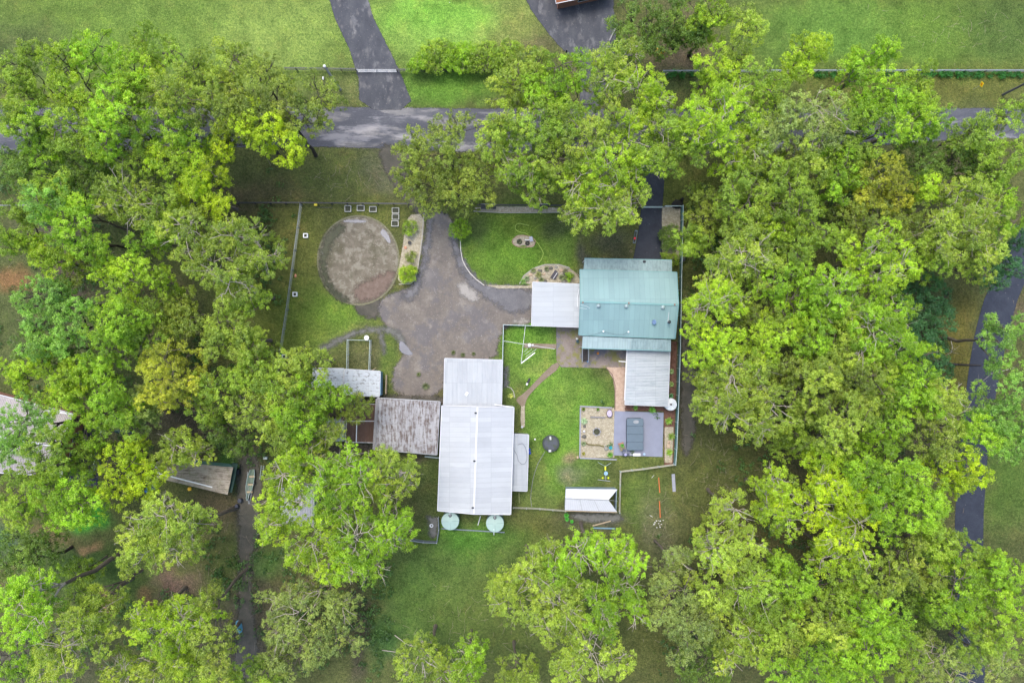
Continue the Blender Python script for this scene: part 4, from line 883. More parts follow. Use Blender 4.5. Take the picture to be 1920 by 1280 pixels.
# main house
house, hc, hf, hr = gable_house('house', 'long house with a wide sea green metal gable roof beside the east fence', 'house', [(1087, 506), (1269, 511), (1266, 634), (1085, 627)], 5.3, 7.0, 'x', TEAL, WALLW, GUT, 80, .5)
for u in (.15, .38, .62, .85): opening(house, hf[0], hf[1], u, 1.6, 3.4, 4.6); opening(house, hf[2], hf[3], u, 1.6, 3.4, 4.6)
for u in (.3, .7): opening(house, hf[1], hf[2], u, 1.4, 3.4, 4.5); opening(house, hf[3], hf[0], u, 1.4, 3.4, 4.5)
opening(house, hf[0], hf[1], .5, .9, .02, 2.05, 'door')
V1 = [(1096, 485), (1260, 488), (1260, 512), (1094, 508)]
c = [G(*V1[0], 4.0), G(*V1[1], 4.0), G(*V1[2], 4.9), G(*V1[3], 4.9)]
vr = MB().corr(c[0], c[1], c[2], c[3], 58, .05).build('verandah_roof', TEALP, house)
MB().bar(c[0] + Vector((0, .06, -.05)), c[1] + Vector((0, .06, -.05)), .12, .11).build('gutter', GUT, vr)
for i in range(6):
    p = c[0].lerp(c[1], i / 5); MB().box((p.x + (.1 if i == 0 else -.1 if i == 5 else 0), p.y - .15, 1.95), (.1, .1, 3.9)).build('verandah_post', GUTW, house)
b_ = MB(); b_.lathe(G(1208, 491, 4.12), [(.26, 0), (.28, .05), (.12, .22), (0, .25)], 12); b_.build('roof_ventilator', METD, vr)
V2 = [(1093, 630), (1258, 637), (1258, 657), (1091, 652)]
c = [G(*V2[0], 5.0), G(*V2[1], 5.0), G(*V2[2], 4.4), G(*V2[3], 4.4)]
mid = [c[0].lerp(c[1], .55), c[3].lerp(c[2], .55)]
dr = MB().corr(c[0], mid[0], mid[1], c[3], 9, .03).build('deck_roof', CLR, house)
MB().corr(mid[0], c[1], c[2], mid[1], 26, .03).build('roof_panel', TEALP, dr)
MB().bar(c[3] + Vector((0, -.06, -.05)), c[2] + Vector((0, -.06, -.05)), .12, .11).build('gutter', GUT, dr)
dk = MB(); f0, f1 = c[0].copy(), c[2].copy(); dk.box(((c[0].x + c[1].x) / 2, (c[0].y + c[3].y) / 2 + .4, 2.45), (abs(c[1].x - c[0].x) - .2, 2.2, .18)); dk.build('deck', WOOD, house)
for i in range(6):
    p = c[3].lerp(c[2], i / 5); MB().box((p.x + (.12 if i == 0 else -.12 if i == 5 else 0), p.y + .12, 2.15), (.1, .1, 4.3)).build('deck_post', GUTW, house)
for x, y in ((1122, 573), (1174, 574), (1242, 576)):
    z = 6.75; p = G(x, y, z); rv = MB().box((p.x, p.y, z + .05), (.62, .62, .10)).build('roof_vent', TEALP, house)
    MB().lathe((p.x, p.y, z + .1), [(.18, 0), (.18, .16), (.30, .2), (.30, .3), (.2, .42), (0, .46)], 18).build('vent_cap', CLR, rv, True)
for x, y in ((1093, 567), (1179, 568), (1265, 571)):
    p = G(x, y, 7.1); MB().box((p.x, p.y, 7.12), (.18, .26, .22)).build('ridge_marker', BRICK, house)
p = G(1252, 604, 6.05); fl = MB().tube((p.x, p.y, 5.7), (p.x, p.y, 7.2), .13, .13, 14).build('flue', METG, house)
MB().lathe((p.x, p.y, 7.2), [(.24, 0), (.26, .05), (.1, .2), (0, .22)], 16).build('cowl', METD, fl)
MB().bar(p + Vector((0, 0, .08)), G(1255, 576, 6.8) + Vector((0, 0, .06)), .06, .05).build('flue_stay', GUTW, fl)
for k, pts in enumerate([[(1103, 629), (1118, 626), (1131, 621)], [(1131, 621), (1142, 624), (1156, 627), (1169, 627), (1178, 622)], [(1088, 571), (1100, 574), (1106, 578)], [(1087, 577), (1100, 579)]]):
    MB().path([G(x, y, 5.72 if k < 2 else 6.9) for x, y in pts], .02, 5).build('cable', METD if k < 2 else WHITE, house)
for x, y in ((1131, 621), (1178, 622)): q = G(x, y, 5.6); MB().lathe((q.x, q.y, 5.45), [(.09, 0), (.09, .3), (.14, .32), (.14, .38), (0, .4)], 12).build('vent_pipe', WHITE, house)
ds = thing('satellite_dish', G(1224, 604, 5.95), 'blue grey satellite dish on the south slope of the sea green roof', 'satellite dish')
q = G(1225, 604, 6.0); dd = MB()
n = 20; vs = [q + Vector((.05, 0, .55))]; fs = []
for j, rr in enumerate((.2, .38)):
    for i in range(n):
        a = 6.2832 * i / n; vs.append(q + Vector((math.cos(a) * rr * .8, math.sin(a) * rr, .55 + rr * .5 * math.cos(a) + rr * rr * .7)))
fs = [(0, 1 + i, 1 + (i + 1) % n) for i in range(n)] + [(1 + i, 1 + n + i, 1 + n + (i + 1) % n, 1 + (i + 1) % n) for i in range(n)]
DISH = plain('dish_blue', (.12, .2, .34), .4, .2)
dd.add(vs, fs); do = dd.build('dish', DISH, ds, True); sm = do.modifiers.new('s', 'SOLIDIFY'); sm.thickness = .02
MB().tube((q.x, q.y, 5.75), (q.x, q.y, 6.5), .03).build('mast', METG, ds); MB().tube(q + Vector((0, 0, .6)), q + Vector((-.5, -.1, .75)), .02).box(q + Vector((-.52, -.1, .78)), (.1, .08, .08)).build('feed_arm', METG, ds)

# carport joined to the west side, annex to the south
skillion('carport', 'flat white carport roof joined to the west side of the house', 'carport', [(999, 529), (1088, 533), (1087, 613), (997, 610)], (3.3, 3.5, 3.5, 3.3), WHT3, None, GUTW, 40, 'x', .3, True)
cp = bpy.data.objects['carport']; a, b = G(1086, 541, 3.62), G(1083, 575, 3.6); MB().path([a, a.lerp(b, .5) + Vector((-.15, 0, 0)), b], .05).build('drain_pipe', WHITE, cp)
an = skillion('annex', 'long pale grey ribbed annex running south from the house deck', 'outbuilding', [(1177, 656), (1256, 656), (1252, 761), (1172, 758)], (3.0, 2.8, 2.8, 3.0), ANN, WALLW, GUTW, 36, 'x', .4, h=.07)
opening(an[0], an[2][3], an[2][0], .3, 1.2, 1, 2.1); opening(an[0], an[2][3], an[2][0], .7, .9, .02, 2.05, 'door')
MB().bar(G(1174, 678, 2.6), G(1160, 677, 2.6), .12, .06).build('awning_arm', WHITE, an[0])
MB().bar(G(1175.5, 655, 2.6), G(1171, 750, 2.6), .18, .1).build('side_awning', WHITE, an[0])

# main shed and its lean-tos
shed, sc_, sf, sr = gable_house('machinery_shed', 'largest white metal shed with a north south ridge in the middle of the yard', 'shed', [(829, 760), (963, 763), (957, 964), (821, 957)], 4.2, 5.15, 'y', WHT, WALLG, GUTW, 90, .15)
for x, y in ((892, 774), (889.5, 864), (886.5, 951.5)):
    p = G(x, y, 5.3); MB().box((p.x, p.y, 5.3), (.38, .26, .16)).build('ridge_vent', METD, shed)
opening(shed, sf[0], sf[1], .5, 3.2, .05, 3.2, 'door')
nl = skillion('shed_extension', 'grey white flat metal roof joined to the north end of the big shed', 'shed', [(834, 672), (942, 675), (940, 762), (832, 759)], (3.5, 3.5, 3.9, 3.9), WHT2, WALLG, GUTW, 42, 'y', .15)
p = G(875, 738, 3.95); MB().box((p.x, p.y, 3.93), (.42, .62, .06), R(-35)).build('roof_patch', WHITE, nl[0])
MB().bar(G(927, 758, 4.3), G(963, 763, 4.35), .12, .1).build('flashing', WHITE, nl[0])
el_ = skillion('lean_to', 'narrow grey lean-to roof along the east side of the big shed', 'shed', [(961, 814), (991, 815), (988, 920), (957, 919)], (3.1, 2.7, 2.7, 3.1), WHT2, WALLG, GUTW, 42, 'x', .12)
cb = MB().path([G(x, y, 3.06) for x, y in [(962, 820), (961, 832), (964, 844), (969, 852), (972, 864), (978, 870), (984, 869), (988, 862), (988, 850), (985, 838), (980, 831), (974, 832), (971, 834)]], .025, 5).build('black_cable', METD); tag(cb, 'thin black cable lying in a loop on the lean-to roof', 'cable')
# rusty barn
rb, rc_, rfoot, rr_ = skillion('barn', 'old barn with grey corrugated roof streaked with rust, west of the big shed', 'barn', [(708, 746), (825, 753), (819, 852), (701, 842)], (3.9, 3.9, 3.3, 3.3), RUST, WOOD, METG, 62, 'y', .3)
MB().bar(G(707, 747, 4.0), G(701, 842, 3.42), .45, .05).build('barge_board', WOOD, rb)
MB().bar(G(763, 842, 3.45) , G(819, 826, 3.55), .05, .03).build('batten', METG, rb)
st, stc, stf, str_ = skillion('stable', 'white metal stable roof with a brown leaf stain, north of the rusty barn', 'stable', [(647, 692), (713, 696), (711, 743), (644, 739)], (2.9, 2.9, 2.6, 2.6), STAB, WALLT, GUTW, 26, 'y', .15)
MB().box(G(715, 720, 2.0), (.12, 3.6, 1.6)).build('side_panel', plain('blue_sheet', (.10, .22, .32), .5), st)
skillion('shipping_shed', 'pale shed roof mostly under green leaves, joined west of the stable', 'shed', [(588, 690), (645, 691), (642, 726), (584, 724)], (2.7, 2.7, 2.5, 2.5), STAB, WALLG, GUTW, 24, 'y', .15)
skillion('small_shed', 'small rust brown shed against the west side of the rusty barn', 'shed', [(650, 790), (702, 790), (701, 829), (648, 828)], (2.6, 2.6, 2.3, 2.3), RUST2, WOOD, GUTW, 26, 'y', .1)
MB().bar(G(669, 791, 2.75), G(668, 829, 2.45), .16, .04).build('white_flashing', WHITE, bpy.data.objects['small_shed'])
skillion('open_shed', 'brown shed roof under dark leaves just south of the stained stable', 'shed', [(640, 757), (705, 758), (704, 788), (640, 788)], (2.5, 2.5, 2.4, 2.4), RUST2, WOOD, METG, 30, 'y', .1)
skillion('grey_shed', 'low slate grey shed west of the small rust brown shed', 'shed', [(606, 786), (646, 787), (645, 826), (612, 826)], (2.3, 2.3, 2.1, 2.1), RIBB, WOOD, METG, 18, 'y', .1)
skillion('ribbed_shed', 'shed with ribbed silver roof hidden beneath the big lime gums', 'shed', [(528, 908), (590, 912), (588, 986), (526, 982)], (2.9, 2.9, 2.6, 2.6), RIBB, WALLG, METG, 20, 'y', .15, h=.09)
# garden tent-roofed shed by the south-east fence
tr = thing('garden_shed', G(1108, 937, 0), 'small white gabled garden shed with an open notch at its east end', 'shed')
TW = plain('white_sheet_roof', (.56, .58, .63), .4, var=.07, scale=1.2); ez, rz_ = 2.2, 2.9
A, B, C_, D = G(1061, 916, ez), G(1158, 917, ez), G(1157, 959, ez), G(1059, 956, ez); r0, r1 = G(1060, 934, rz_), G(1141, 937, rz_); e1 = G(1141, 926, 2.55); 
def bez(p, q, u): return p.lerp(q, u)
m_ = MB(); m_.corr(r0, r1, B, A, 22, .015, .03); m_.corr(r0, r1, C_, D, 22, .015, .03); rf = m_.build('roof', TW, tr)
MB().bar(r0 + Vector((0, 0, .04)), r1 + Vector((0, 0, .04)), .18, .03).build('ridge_cap', GUTG, rf)
MB().bar(r1, B.lerp(C_, .5) + Vector((0, 0, .3)), .06, .06).build('ridge_pole', METG, tr)
f4 = ccw(inset([A, B, C_, D], .12)); wl = MB()
wall_solid(f4, ez - .05).build('wall', plain('blue_grey_wall', (.20, .27, .32), .6), tr)
for u in (.33, .66): MB().bar(r0.lerp(r1, u) + Vector((0, 0, .055)), A.lerp(B, u) + Vector((0, 0, .03)), .05, .02).build('roof_seam', GUTW, rf); MB().bar(r0.lerp(r1, u) + Vector((0, 0, .055)), D.lerp(C_, u) + Vector((0, 0, .03)), .05, .02).build('roof_seam', GUTG, rf)
MB().bar(D + Vector((0, -.1, .02)), C_ + Vector((0, -.1, .02)), .1, .08).build('gutter', WOODL, rf)
# neighbour's tiled house at the left edge
nb, nc, nf_, nr = gable_house('neighbour_house', 'long pale tiled roof of the neighbouring house cut by the left edge', 'house', [(-75, 722), (137, 776), (118, 892), (-100, 880)], 4.2, 6.0, 'x', TILE, BRICK, GUTW, 70, .6, h=.05)
for u in (.25, .6): opening(nb, nf_[0], nf_[1], u, 1.8, 1, 2.3); opening(nb, nf_[1], nf_[2], u, 1.5, 1, 2.3)
MB().bar(G(60, 765, 4.3), G(135, 776, 4.3), .2, .12).build('gutter_run', WHITE, nb)
rh, _, rff, _ = gable_house('red_house', 'corner of a terracotta tiled roof on the top edge above the grey forecourt', 'house', [(1030, -75), (1135, -95), (1150, -16), (1042, 6)], 3.2, 5.0, 'x', TERR, BRICK, GUTW, 60, .5, h=.06)
opening(rh, rff[0], rff[1], .5, 1.8, 1, 2.3)
ws = thing('plank_shed', G(362, 892, 0), 'weathered brown shed with a mossy ribbed roof, turned slightly clockwise, left of the boat', 'shed')
c = [G(290, 862, 3.1), G(437, 876, 3.1), G(427, 927, 2.7), G(284, 893, 2.7)]; r_ = MB().corr(c[0], c[3], c[2], c[1], 26, .08).build('roof', PLNK, ws)
MB().bar(G(286, 884, 2.95), G(398, 913, 2.95), .22, .05).build('white_batten', WHITE, r_); MB().bar(G(283, 873, 3.05), G(305, 877, 3.05), .2, .05).build('white_batten', WHITE, r_)
f4 = [Vector((p.x, p.y, 0)) for p in c]; ce = sum(f4, Vector()) / 4; f4 = ccw([ce + (p - ce) * .95 for p in f4]); wall_solid(f4, 2.55).build('wall', WALLT, ws)
gs = thing('green_canopy', G(432, 885, 0), 'dark green awning along the east end of the weathered brown shed', 'awning'); MB().bar(G(441, 868, 2.2), G(430, 922, 2.2), .9, .05).build('cloth', plain('dark_green_cloth', (.02, .055, .045), .8), gs)
for q in ((444, 869), (434, 922)): MB().tube(G(q[0], q[1], 0), G(q[0], q[1], 2.18), .03).build('post', METD, gs)
# ------------------------------------------------------------------ fences
FDARK = plain('black_fence_paint', (.03, .034, .045), .5, .1); FGREY = plain('fence_grey', (.22, .25, .28), .5, .2); FTEAL = plain('fence_teal', (.10, .24, .25), .55, .1); FCREAM = plain('fence_cream', (.55, .53, .44), .6); FPALE = plain('fence_pale', (.40, .50, .50), .5)
WIRE = plain('wire_mesh', (.30, .34, .38), .5, .4)
def fence(name, label, pts, h, space, style, mats, cat='fence', group=None, w_=.1, skip=None):
    P = [G(x, y, 0) for x, y in pts]; ce = P[0]
    root = thing(name, (ce.x, ce.y, 0), label, cat, group); pm, rm = mats
    for a, b in zip(P[:-1], P[1:]):
        L = (b - a).length; n = max(1, round(L / space)); up = Vector((0, 0, 1)); d = (b - a).normalized()
        for i in range(n + (1 if b is P[-1] else 0)):
            p = a.lerp(b, i / n); MB().box((p.x, p.y, (h + .06) / 2), (w_, w_, h + .06), math.atan2(d.y, d.x)).build('post', pm, root)
        s0 = Vector((-d.y, d.x, 0)) * (w_ / 2 + .02)
        if style == 'rail':
            for z in (.35, .75, h - .08): MB().bar(a + up * z + s0, b + up * z + s0, .04, .11).build('rail', rm, root)
            MB().bar(a + up * (h + .08), b + up * (h + .08), .13, .035).build('top_rail', rm, root)
        elif style == 'sheet':
            q = max(4, int(L / .16)); M_ = MB(); vs = []; fs = []
            for i in range(q + 1):
                p = a.lerp(b, i / q) + s0 * (1 + .35 * (1 if i % 2 else -1)); vs += [(p.x, p.y, .05), (p.x, p.y, h)]
            for i in range(q): fs.append((2 * i, 2 * i + 2, 2 * i + 3, 2 * i + 1))
            o = M_.add(vs, fs).build('panel', rm, root); sm = o.modifiers.new('s', 'SOLIDIFY'); sm.thickness = .02
            MB().bar(a + up * (h + .08), b + up * (h + .08), .10, .05).build('cap_rail', pm, root)
        elif style == 'picket':
            q = int(L / .14); M_ = MB()
            for z in (.3, h - .2): M_.bar(a + up * z, b + up * z, .04, .07)
            for i in range(q): p = a.lerp(b, (i + .5) / q); M_.box((p.x + s0.x * .6, p.y + s0.y * .6, h / 2 + .03), (.09, .022, h - .06), math.atan2(d.y, d.x))
            M_.build('pickets', rm, root)
        elif style == 'wire':
            M_ = MB()
            for z in (.25, .5, .75, 1.0, h - .05): M_.bar(a + up * z, b + up * z, .018, .018)
            for i in range(int(L / .3)): p = a.lerp(b, (i + .5) / int(L / .3)); M_.bar(p + up * .1, p + up * (h - .05), .012, .012)
            M_.build('wire', rm, root)
            MB().bar(a + up * h, b + up * h, .07, .05).build('top_rail', pm, root)
        elif style == 'low':
            MB().bar(a + up * h * .5, b + up * h * .5, .10, h).build('panel', rm, root)
    return root
fence('rail_fence', 'black rail fence along the north side of the road, left of the white gate', [(530, 133), (670, 135)], 1.3, 2.7, 'rail', (FDARK, FDARK))
fence('rail_fence', 'black rail fence along the north side of the road, between white gate and grey forecourt', [(746, 136), (930, 137), (1058, 136)], 1.3, 2.7, 'rail', (FDARK, FDARK))
fence('rail_fence', 'dark rail fence with ivy at the lower edge of the top right lawn', [(1240, 138), (1530, 137), (1920, 137), (2100, 137)], 1.2, 3.4, 'rail', (FDARK, FGREY))
fence('rail_fence', 'black rail fence between the sand ring paddock and the roadside verge', [(290, 384), (480, 383), (566, 383), (768, 385)], 1.4, 2.8, 'rail', (FDARK, FDARK), w_=.14)
fence('rail_fence', 'black rail fence above the front lawn with the bench troughs', [(886, 387), (1060, 388), (1198, 392)], 1.5, 2.9, 'rail', (FDARK, FDARK), w_=.12)
fence('rail_fence', 'short rail fence from the east drive to the corner of the teal fence', [(1244, 389), (1278, 389)], 1.2, 2.4, 'rail', (FGREY, FPALE))
g = thing('farm_gate', G(670, 136, 0), 'white tubular double gate across the north asphalt drive', 'gate')
for (x0, x1) in ((671, 708), (708, 745)):
    lf = MB()
    a, b = G(x0 + .6, 136, 0), G(x1 - .6, 136, 0); Z = lambda p, z: p + Vector((0, 0, z))
    for z in (.2, .5, .85, 1.2): lf.tube(Z(a, z), Z(b, z), .028)
    for p in (a, a.lerp(b, .5), b): lf.tube(Z(p, .15), Z(p, 1.25), .03)
    lf.build('gate_leaf', WHITE, g)
g = thing('farm_gate', G(1203, 390, 0), 'pale metal gate across the top of the dark east drive', 'gate'); lf = MB(); a, b = G(1204, 390, 0), G(1240, 390, 0)
for z in (.2, .6, 1.0, 1.3): lf.tube(Z(a, z), Z(b, z), .03)
lf.tube(Z(a, .1), Z(a, 1.35), .04).tube(Z(b, .1), Z(b, 1.35), .04).build('gate_leaf', FPALE, g)
fence('wire_fence', 'grey wire fence running down the west side of the sand ring paddock', [(567, 385), (556, 470), (541, 580), (524, 690), (515, 750)], 1.3, 3.2, 'wire', (FGREY, WIRE))
fence('wire_fence', 'weathered wire fence hidden in the wood beyond the left end of the front rail fence', [(-20, 387), (60, 386), (290, 385)], 1.1, 4, 'wire', (WOOD, WIRE))
fence('sheet_fence', 'tall teal metal sheet fence along the east boundary', [(1276, 389), (1275, 440), (1273, 520), (1271, 640), (1268, 740), (1264, 840), (1262, 868)], 1.8, 2.4, 'sheet', (FPALE, FTEAL))
fence('picket_fence', 'pale picket fence stepping from the east boundary corner to the white garden shed', [(1262, 869), (1205, 877), (1162, 882), (1160, 958)], 1.3, 2.4, 'picket', (FPALE, FCREAM))
fence('picket_fence', 'straight pale picket fence between the big shed and the white garden shed', [(962, 950), (1012, 952), (1060, 956)], 1.1, 2.4, 'picket', (GUTW, FCREAM))
fence('low_fence', 'grey blue low fence around the clothes line lawn', [(1000, 611), (944, 609), (942, 700), (940, 757)], 1.3, 2.2, 'sheet', (FPALE, FGREY))
fence('low_fence', 'grey panel fence around the corner below the left water tank', [(823, 968), (824, 990), (820, 1014), (795, 1013), (750, 1006)], 1.2, 2.0, 'low', (GUTW, FGREY))
fence('pen_fence', 'grey metal pen rails around bare earth north of the stained stable roof', [(654, 692), (655, 637), (697, 638), (695, 692)], 1.6, 2.0, 'wire', (FPALE, WIRE), cat='pen')
fence('pen_fence', 'low white rails joining the rusty barn to the big shed', [(798, 854), (825, 857)], .9, 1.2, 'rail', (FPALE, FPALE), cat='rails')
fence('barn_rail', 'thin timber rail standing east of the stained stable roof', [(726, 703), (725, 737)], .9, 1.5, 'rail', (WOODL, WOODL), cat='rail')
def slab(name, px, z0, z1, mat, label, cat, group=None):
    P = [G(x, y, 0) for x, y in px]; o = MB().prism([(p.x, p.y) for p in P], z0, z1).build(name, mat)
    bv = o.modifiers.new('b', 'BEVEL'); bv.width = min(.02, (z1 - z0) * .3); bv.segments = 2
    return tag(o, label, cat, group)
def beamthing(name, a, b, w_, h, mat, label, cat, z=None, group=None):
    p, q = G(*a), G(*b); zz = (h / 2 + .06) if z is None else z
    o = MB().bar(p + Vector((0, 0, zz)), q + Vector((0, 0, zz)), w_, h).build(name, mat)
    bv = o.modifiers.new('b', 'BEVEL'); bv.width = .01; return tag(o, label, cat, group)
KERB = plain('kerb_concrete', (.40, .38, .33), .85, var=.2, scale=5)
def kerb(name, pts, label, mat=KERB, w_=.13, h=.14, z=.06, cat='edging'):
    M_ = MB(); P = [G(x, y, 0) for x, y in pts]
    for a, b in zip(P[:-1], P[1:]):
        d = (b - a).normalized() * .03; M_.bar(a - d + Vector((0, 0, z)), b + d + Vector((0, 0, z)), w_, h)
    # one continuous strip
    vs = []; fs = []
    for i, p in enumerate(P):
        d = (P[min(i + 1, len(P) - 1)] - P[max(i - 1, 0)]).normalized(); s_ = Vector((-d.y, d.x, 0)) * w_ / 2
        vs += [p - s_, p + s_, p + s_ + Vector((0, 0, z + h / 2)), p - s_ + Vector((0, 0, z + h / 2))]
    for i in range(len(P) - 1):
        k = 4 * i
        for j in range(4): fs.append((k + j, k + (j + 1) % 4, k + 4 + (j + 1) % 4, k + 4 + j))
    fs += [(3, 2, 1, 0), tuple(len(vs) - 4 + j for j in range(4))]
    return tag(MB().add(vs, fs).build(name, mat), label, cat)
kerb('lawn_kerb', [(863, 450), (864, 470), (867, 487), (873, 500), (882, 513), (893, 524), (908, 535)], 'white curved concrete edging between front lawn and gravel yard', plain('white_kerb', (.55, .53, .47), .8))
kerb('bed_kerb', [(974, 532), (982, 517), (1000, 503), (1022, 496), (1048, 496), (1068, 502)], 'tan edging around the half round rock bed beside the carport')
kerb('bed_kerb', [(795, 400), (791, 450), (784, 500), (778, 525), (770, 532), (748, 533)], 'pale edging along the gravel side of the long shrub bed')
kerb('bed_kerb', [(888, 396), (940, 399), (1000, 399), (1050, 398)], 'wavy edging under the pebble strip with the bench troughs')
kerb('bed_kerb', [(950, 724), (958, 727), (963, 734), (965, 745)], 'short curved edging around the striped yellow plant')
kerb('ring_kerb', ell(672, 488, 76, 83, 64) + [ell(672, 488, 76, 83, 64)[0]], 'round worn rim of the sand ring', plain('sandy_rim', (.17, .165, .10), .95, var=.45, scale=3), .3, .03, .045)
kerb('bed_kerb', ell(982, 453, 22, 11, 24) + [ell(982, 453, 22, 11, 24)[0]], 'pinkish edging around the small oval bed in the front lawn', plain('pink_kerb', (.36, .22, .16), .85), .1)
kerb('path_kerb', [(1136, 689), (1148, 702), (1153, 722), (1153, 768)], 'brown edging between back lawn and pebble path', plain('brown_kerb', (.16, .11, .08), .85))
SLEEP = plain('grey_sleeper', (.30, .31, .36), .8, var=.2, scale=4)
for a, b, l in (((1087, 761), (1147, 764), 'grey sleeper along the top of the fire pit bed'), ((1088, 764), (1087, 857), 'grey sleeper along the lawn side of the fire pit bed'), ((1087, 858), (1156, 861), 'grey sleeper along the bottom of the fire pit bed')):
    beamthing('sleeper', a, b, .2, .22, SLEEP, l, 'sleeper', group='sleepers round the fire pit bed')

# ------------------------------------------------------------------ tanks, trampoline, spa deck
TANK = plain('tank_green', (.36, .50, .46), .5, var=.08, scale=1.2); TANKD = plain('tank_wall_green', (.17, .27, .26), .5)
def tank(x, y, rpx, h, label):
    p = G(x, y, h); r_ = rpx * K * (H - h); root = thing('water_tank', (p.x, p.y, 0), label, 'water tank', 'round water tanks behind the big shed')
    pr = []
    for i in range(12): pr += [(r_ * (1 - .012 * (i % 2)), h * .92 * i / 11)]
    MB().lathe((p.x, p.y, 0), pr, 48).build('tank_body', TANKD, root, True)
    ld = MB().lathe((p.x, p.y, 0), [(r_ * 1.02, h * .9), (r_ * 1.02, h * .94), (r_ * .5, h * 1.0), (0, h * 1.04)], 48).build('tank_lid', TANK, root)
    MB().lathe((p.x, p.y + r_ * .66, h * .97), [(.26, 0), (.26, .1), (.2, .12), (0, .1)], 20).build('inlet_strainer', METD, ld)
    MB().tube((p.x, p.y + r_ + .7, h * 1.25), (p.x, p.y + r_ * .64, h * 1.08), .06).build('inlet_pipe', WHITE, root)
    for k in range(4): a = k * math.pi / 2 + .05; MB().bar((p.x + math.cos(a) * r_ * .2, p.y + math.sin(a) * r_ * .2, h * 1.035), (p.x + math.cos(a) * r_ * .98, p.y + math.sin(a) * r_ * .98, h * .96), .035, .03).build('lid_rib', TANKD, ld)
    return root
tank(844, 977, 16.3, 2.3, 'green water tank behind the left corner of the big shed')
t2 = tank(928, 981, 16.3, 2.3, 'green water tank with a white overflow pipe, behind the right half of the big shed')
MB().bar(G(926, 992, 2.3), G(926, 1002, .9), .14, .1).build('overflow_pipe', WHITE, t2)
st_ = thing('small_tank', G(1257, 758, 0), 'round white and teal tank wedged between annex corner and teal fence', 'water tank'); p = G(1258, 758, 1.9)
MB().lathe((p.x, p.y, 0), [(1.0, 0), (1.0, 1.7)], 40).build('tank_body', FTEAL, st_, True)
ld = MB().lathe((p.x, p.y, 0), [(1.03, 1.68), (1.03, 1.75), (.25, 1.98), (.18, 1.95)], 40).build('tank_lid', plain('lid_white', (.62, .66, .70), .45), st_)
MB().lathe((p.x, p.y, 1.93), [(.17, 0), (.17, .08), (0, .08)], 20).build('hatch', BLACK, ld); MB().tube((p.x - .3, p.y + .05, 2.0), (p.x - 1.2, p.y + .2, 2.3), .05).build('inlet_pipe', WHITE, st_)
for k in range(8): a = k * math.pi / 4; MB().bar((p.x + math.cos(a) * .28, p.y + math.sin(a) * .28, 1.985), (p.x + math.cos(a) * 1.0, p.y + math.sin(a) * 1.0, 1.77), .03, .02).build('lid_rib', FPALE, ld)
tp = thing('trampoline', G(1033, 831, 0), 'round black trampoline on the back lawn with wet leaves on its mat', 'trampoline'); p = G(1033, 831, .8)
MB().torus((p.x, p.y, .8), 1.38, .06, 40).build('frame', METD, tp, True); MB().lathe((p.x, p.y, .78), [(1.36, 0), (1.36, .03), (1.12, .035), (1.1, 0)], 40).build('spring_cover', plain('dark_pad', (.035, .045, .04), .6), tp)
mm, t, b = newmat('trampoline_mat'); v = coords(t); n1 = noise(t, v, 1.1, 5, .6); t.links.new(ramp(t, n1, [(.45, (.06, .068, .085)), (.6, (.045, .06, .035))]), b.inputs['Base Color']); b.inputs['Roughness'].default_value = .35
MB().lathe((p.x, p.y, .79), [(1.12, 0), (0, -.06)], 40).build('mat', mm, tp)
for k in range(6): a = k * math.pi / 3 + .3; MB().tube((p.x + math.cos(a) * 1.36, p.y + math.sin(a) * 1.36, .03), (p.x + math.cos(a) * 1.36, p.y + math.sin(a) * 1.36, .78), .03).build('leg', METG, tp)
for x, y, d, l in ((1032, 821, (.3, .6, .12), 'white cushion on the top rim of the trampoline'), (1031, 845, (.45, .4, .1), 'white cushion on the bottom rim of the trampoline')):
    q = G(x, y, .9); o = MB().box((q.x, q.y, .9), d, .1).build('cushion', plain('cushion_white', (.5, .52, .5), .8)); bv = o.modifiers.new('b', 'BEVEL'); bv.width = .05; bv.segments = 3; tag(o, l, 'cushion')
slab('spa_deck', [(1152, 770), (1244, 773), (1242, 856), (1150, 853)], .02, .16, plain('deck_slab', (.215, .235, .31), .5, var=.1, scale=.8), 'square blue grey deck slab under the covered swim spa', 'deck')
sp = thing('swim_spa', G(1191, 815, .16), 'long covered swim spa with rounded corners on the blue grey deck', 'spa'); SPC = plain('spa_cover', (.10, .145, .185), .5, var=.1, scale=1); SPB = plain('spa_side', (.055, .08, .11), .5)
def rrect(cx, cy, w_, l, r_, n=6):
    o = []
    for sx, sy, a0 in ((1, 1, 0), (-1, 1, 90), (-1, -1, 180), (1, -1, 270)):
        for i in range(n + 1): a = R(a0 + 90 * i / n); o.append((cx + sx * (w_ / 2 - r_) + math.cos(a) * r_, cy + sy * (l / 2 - r_) + math.sin(a) * r_))
    return o
p = G(1191, 814, 1.3); MB().prism(rrect(p.x, p.y, 2.7, 5.35, .4), .17, 1.12).build('tub', SPB, sp)
for i in range(4):
    y0 = p.y + 2.7 - 1.35 * i; seg = MB()
    pts = rrect(p.x, y0 - .675, 2.8, 1.33, .12 if i in (1, 2) else .3); seg.prism(pts, 1.13, 1.29 - .02 * i)
    o = seg.build('cover_panel', SPC, sp); bv = o.modifiers.new('b', 'BEVEL'); bv.width = .05; bv.segments = 3; bv.limit_method = 'ANGLE'
MB().lathe((p.x + .15, p.y + 2.1, 1.30), [(.48, 0), (.48, .02), (.36, .03), (.34, .012), (0, .012)], 28, 1, .62).build('cover_badge', plain('badge_grey', (.28, .3, .32), .5), sp)
tb = thing('folding_table', G(1166, 837, .16), 'small slatted brown table with a green pot plant top at the deck edge', 'table'); p = G(1166, 837, .85)
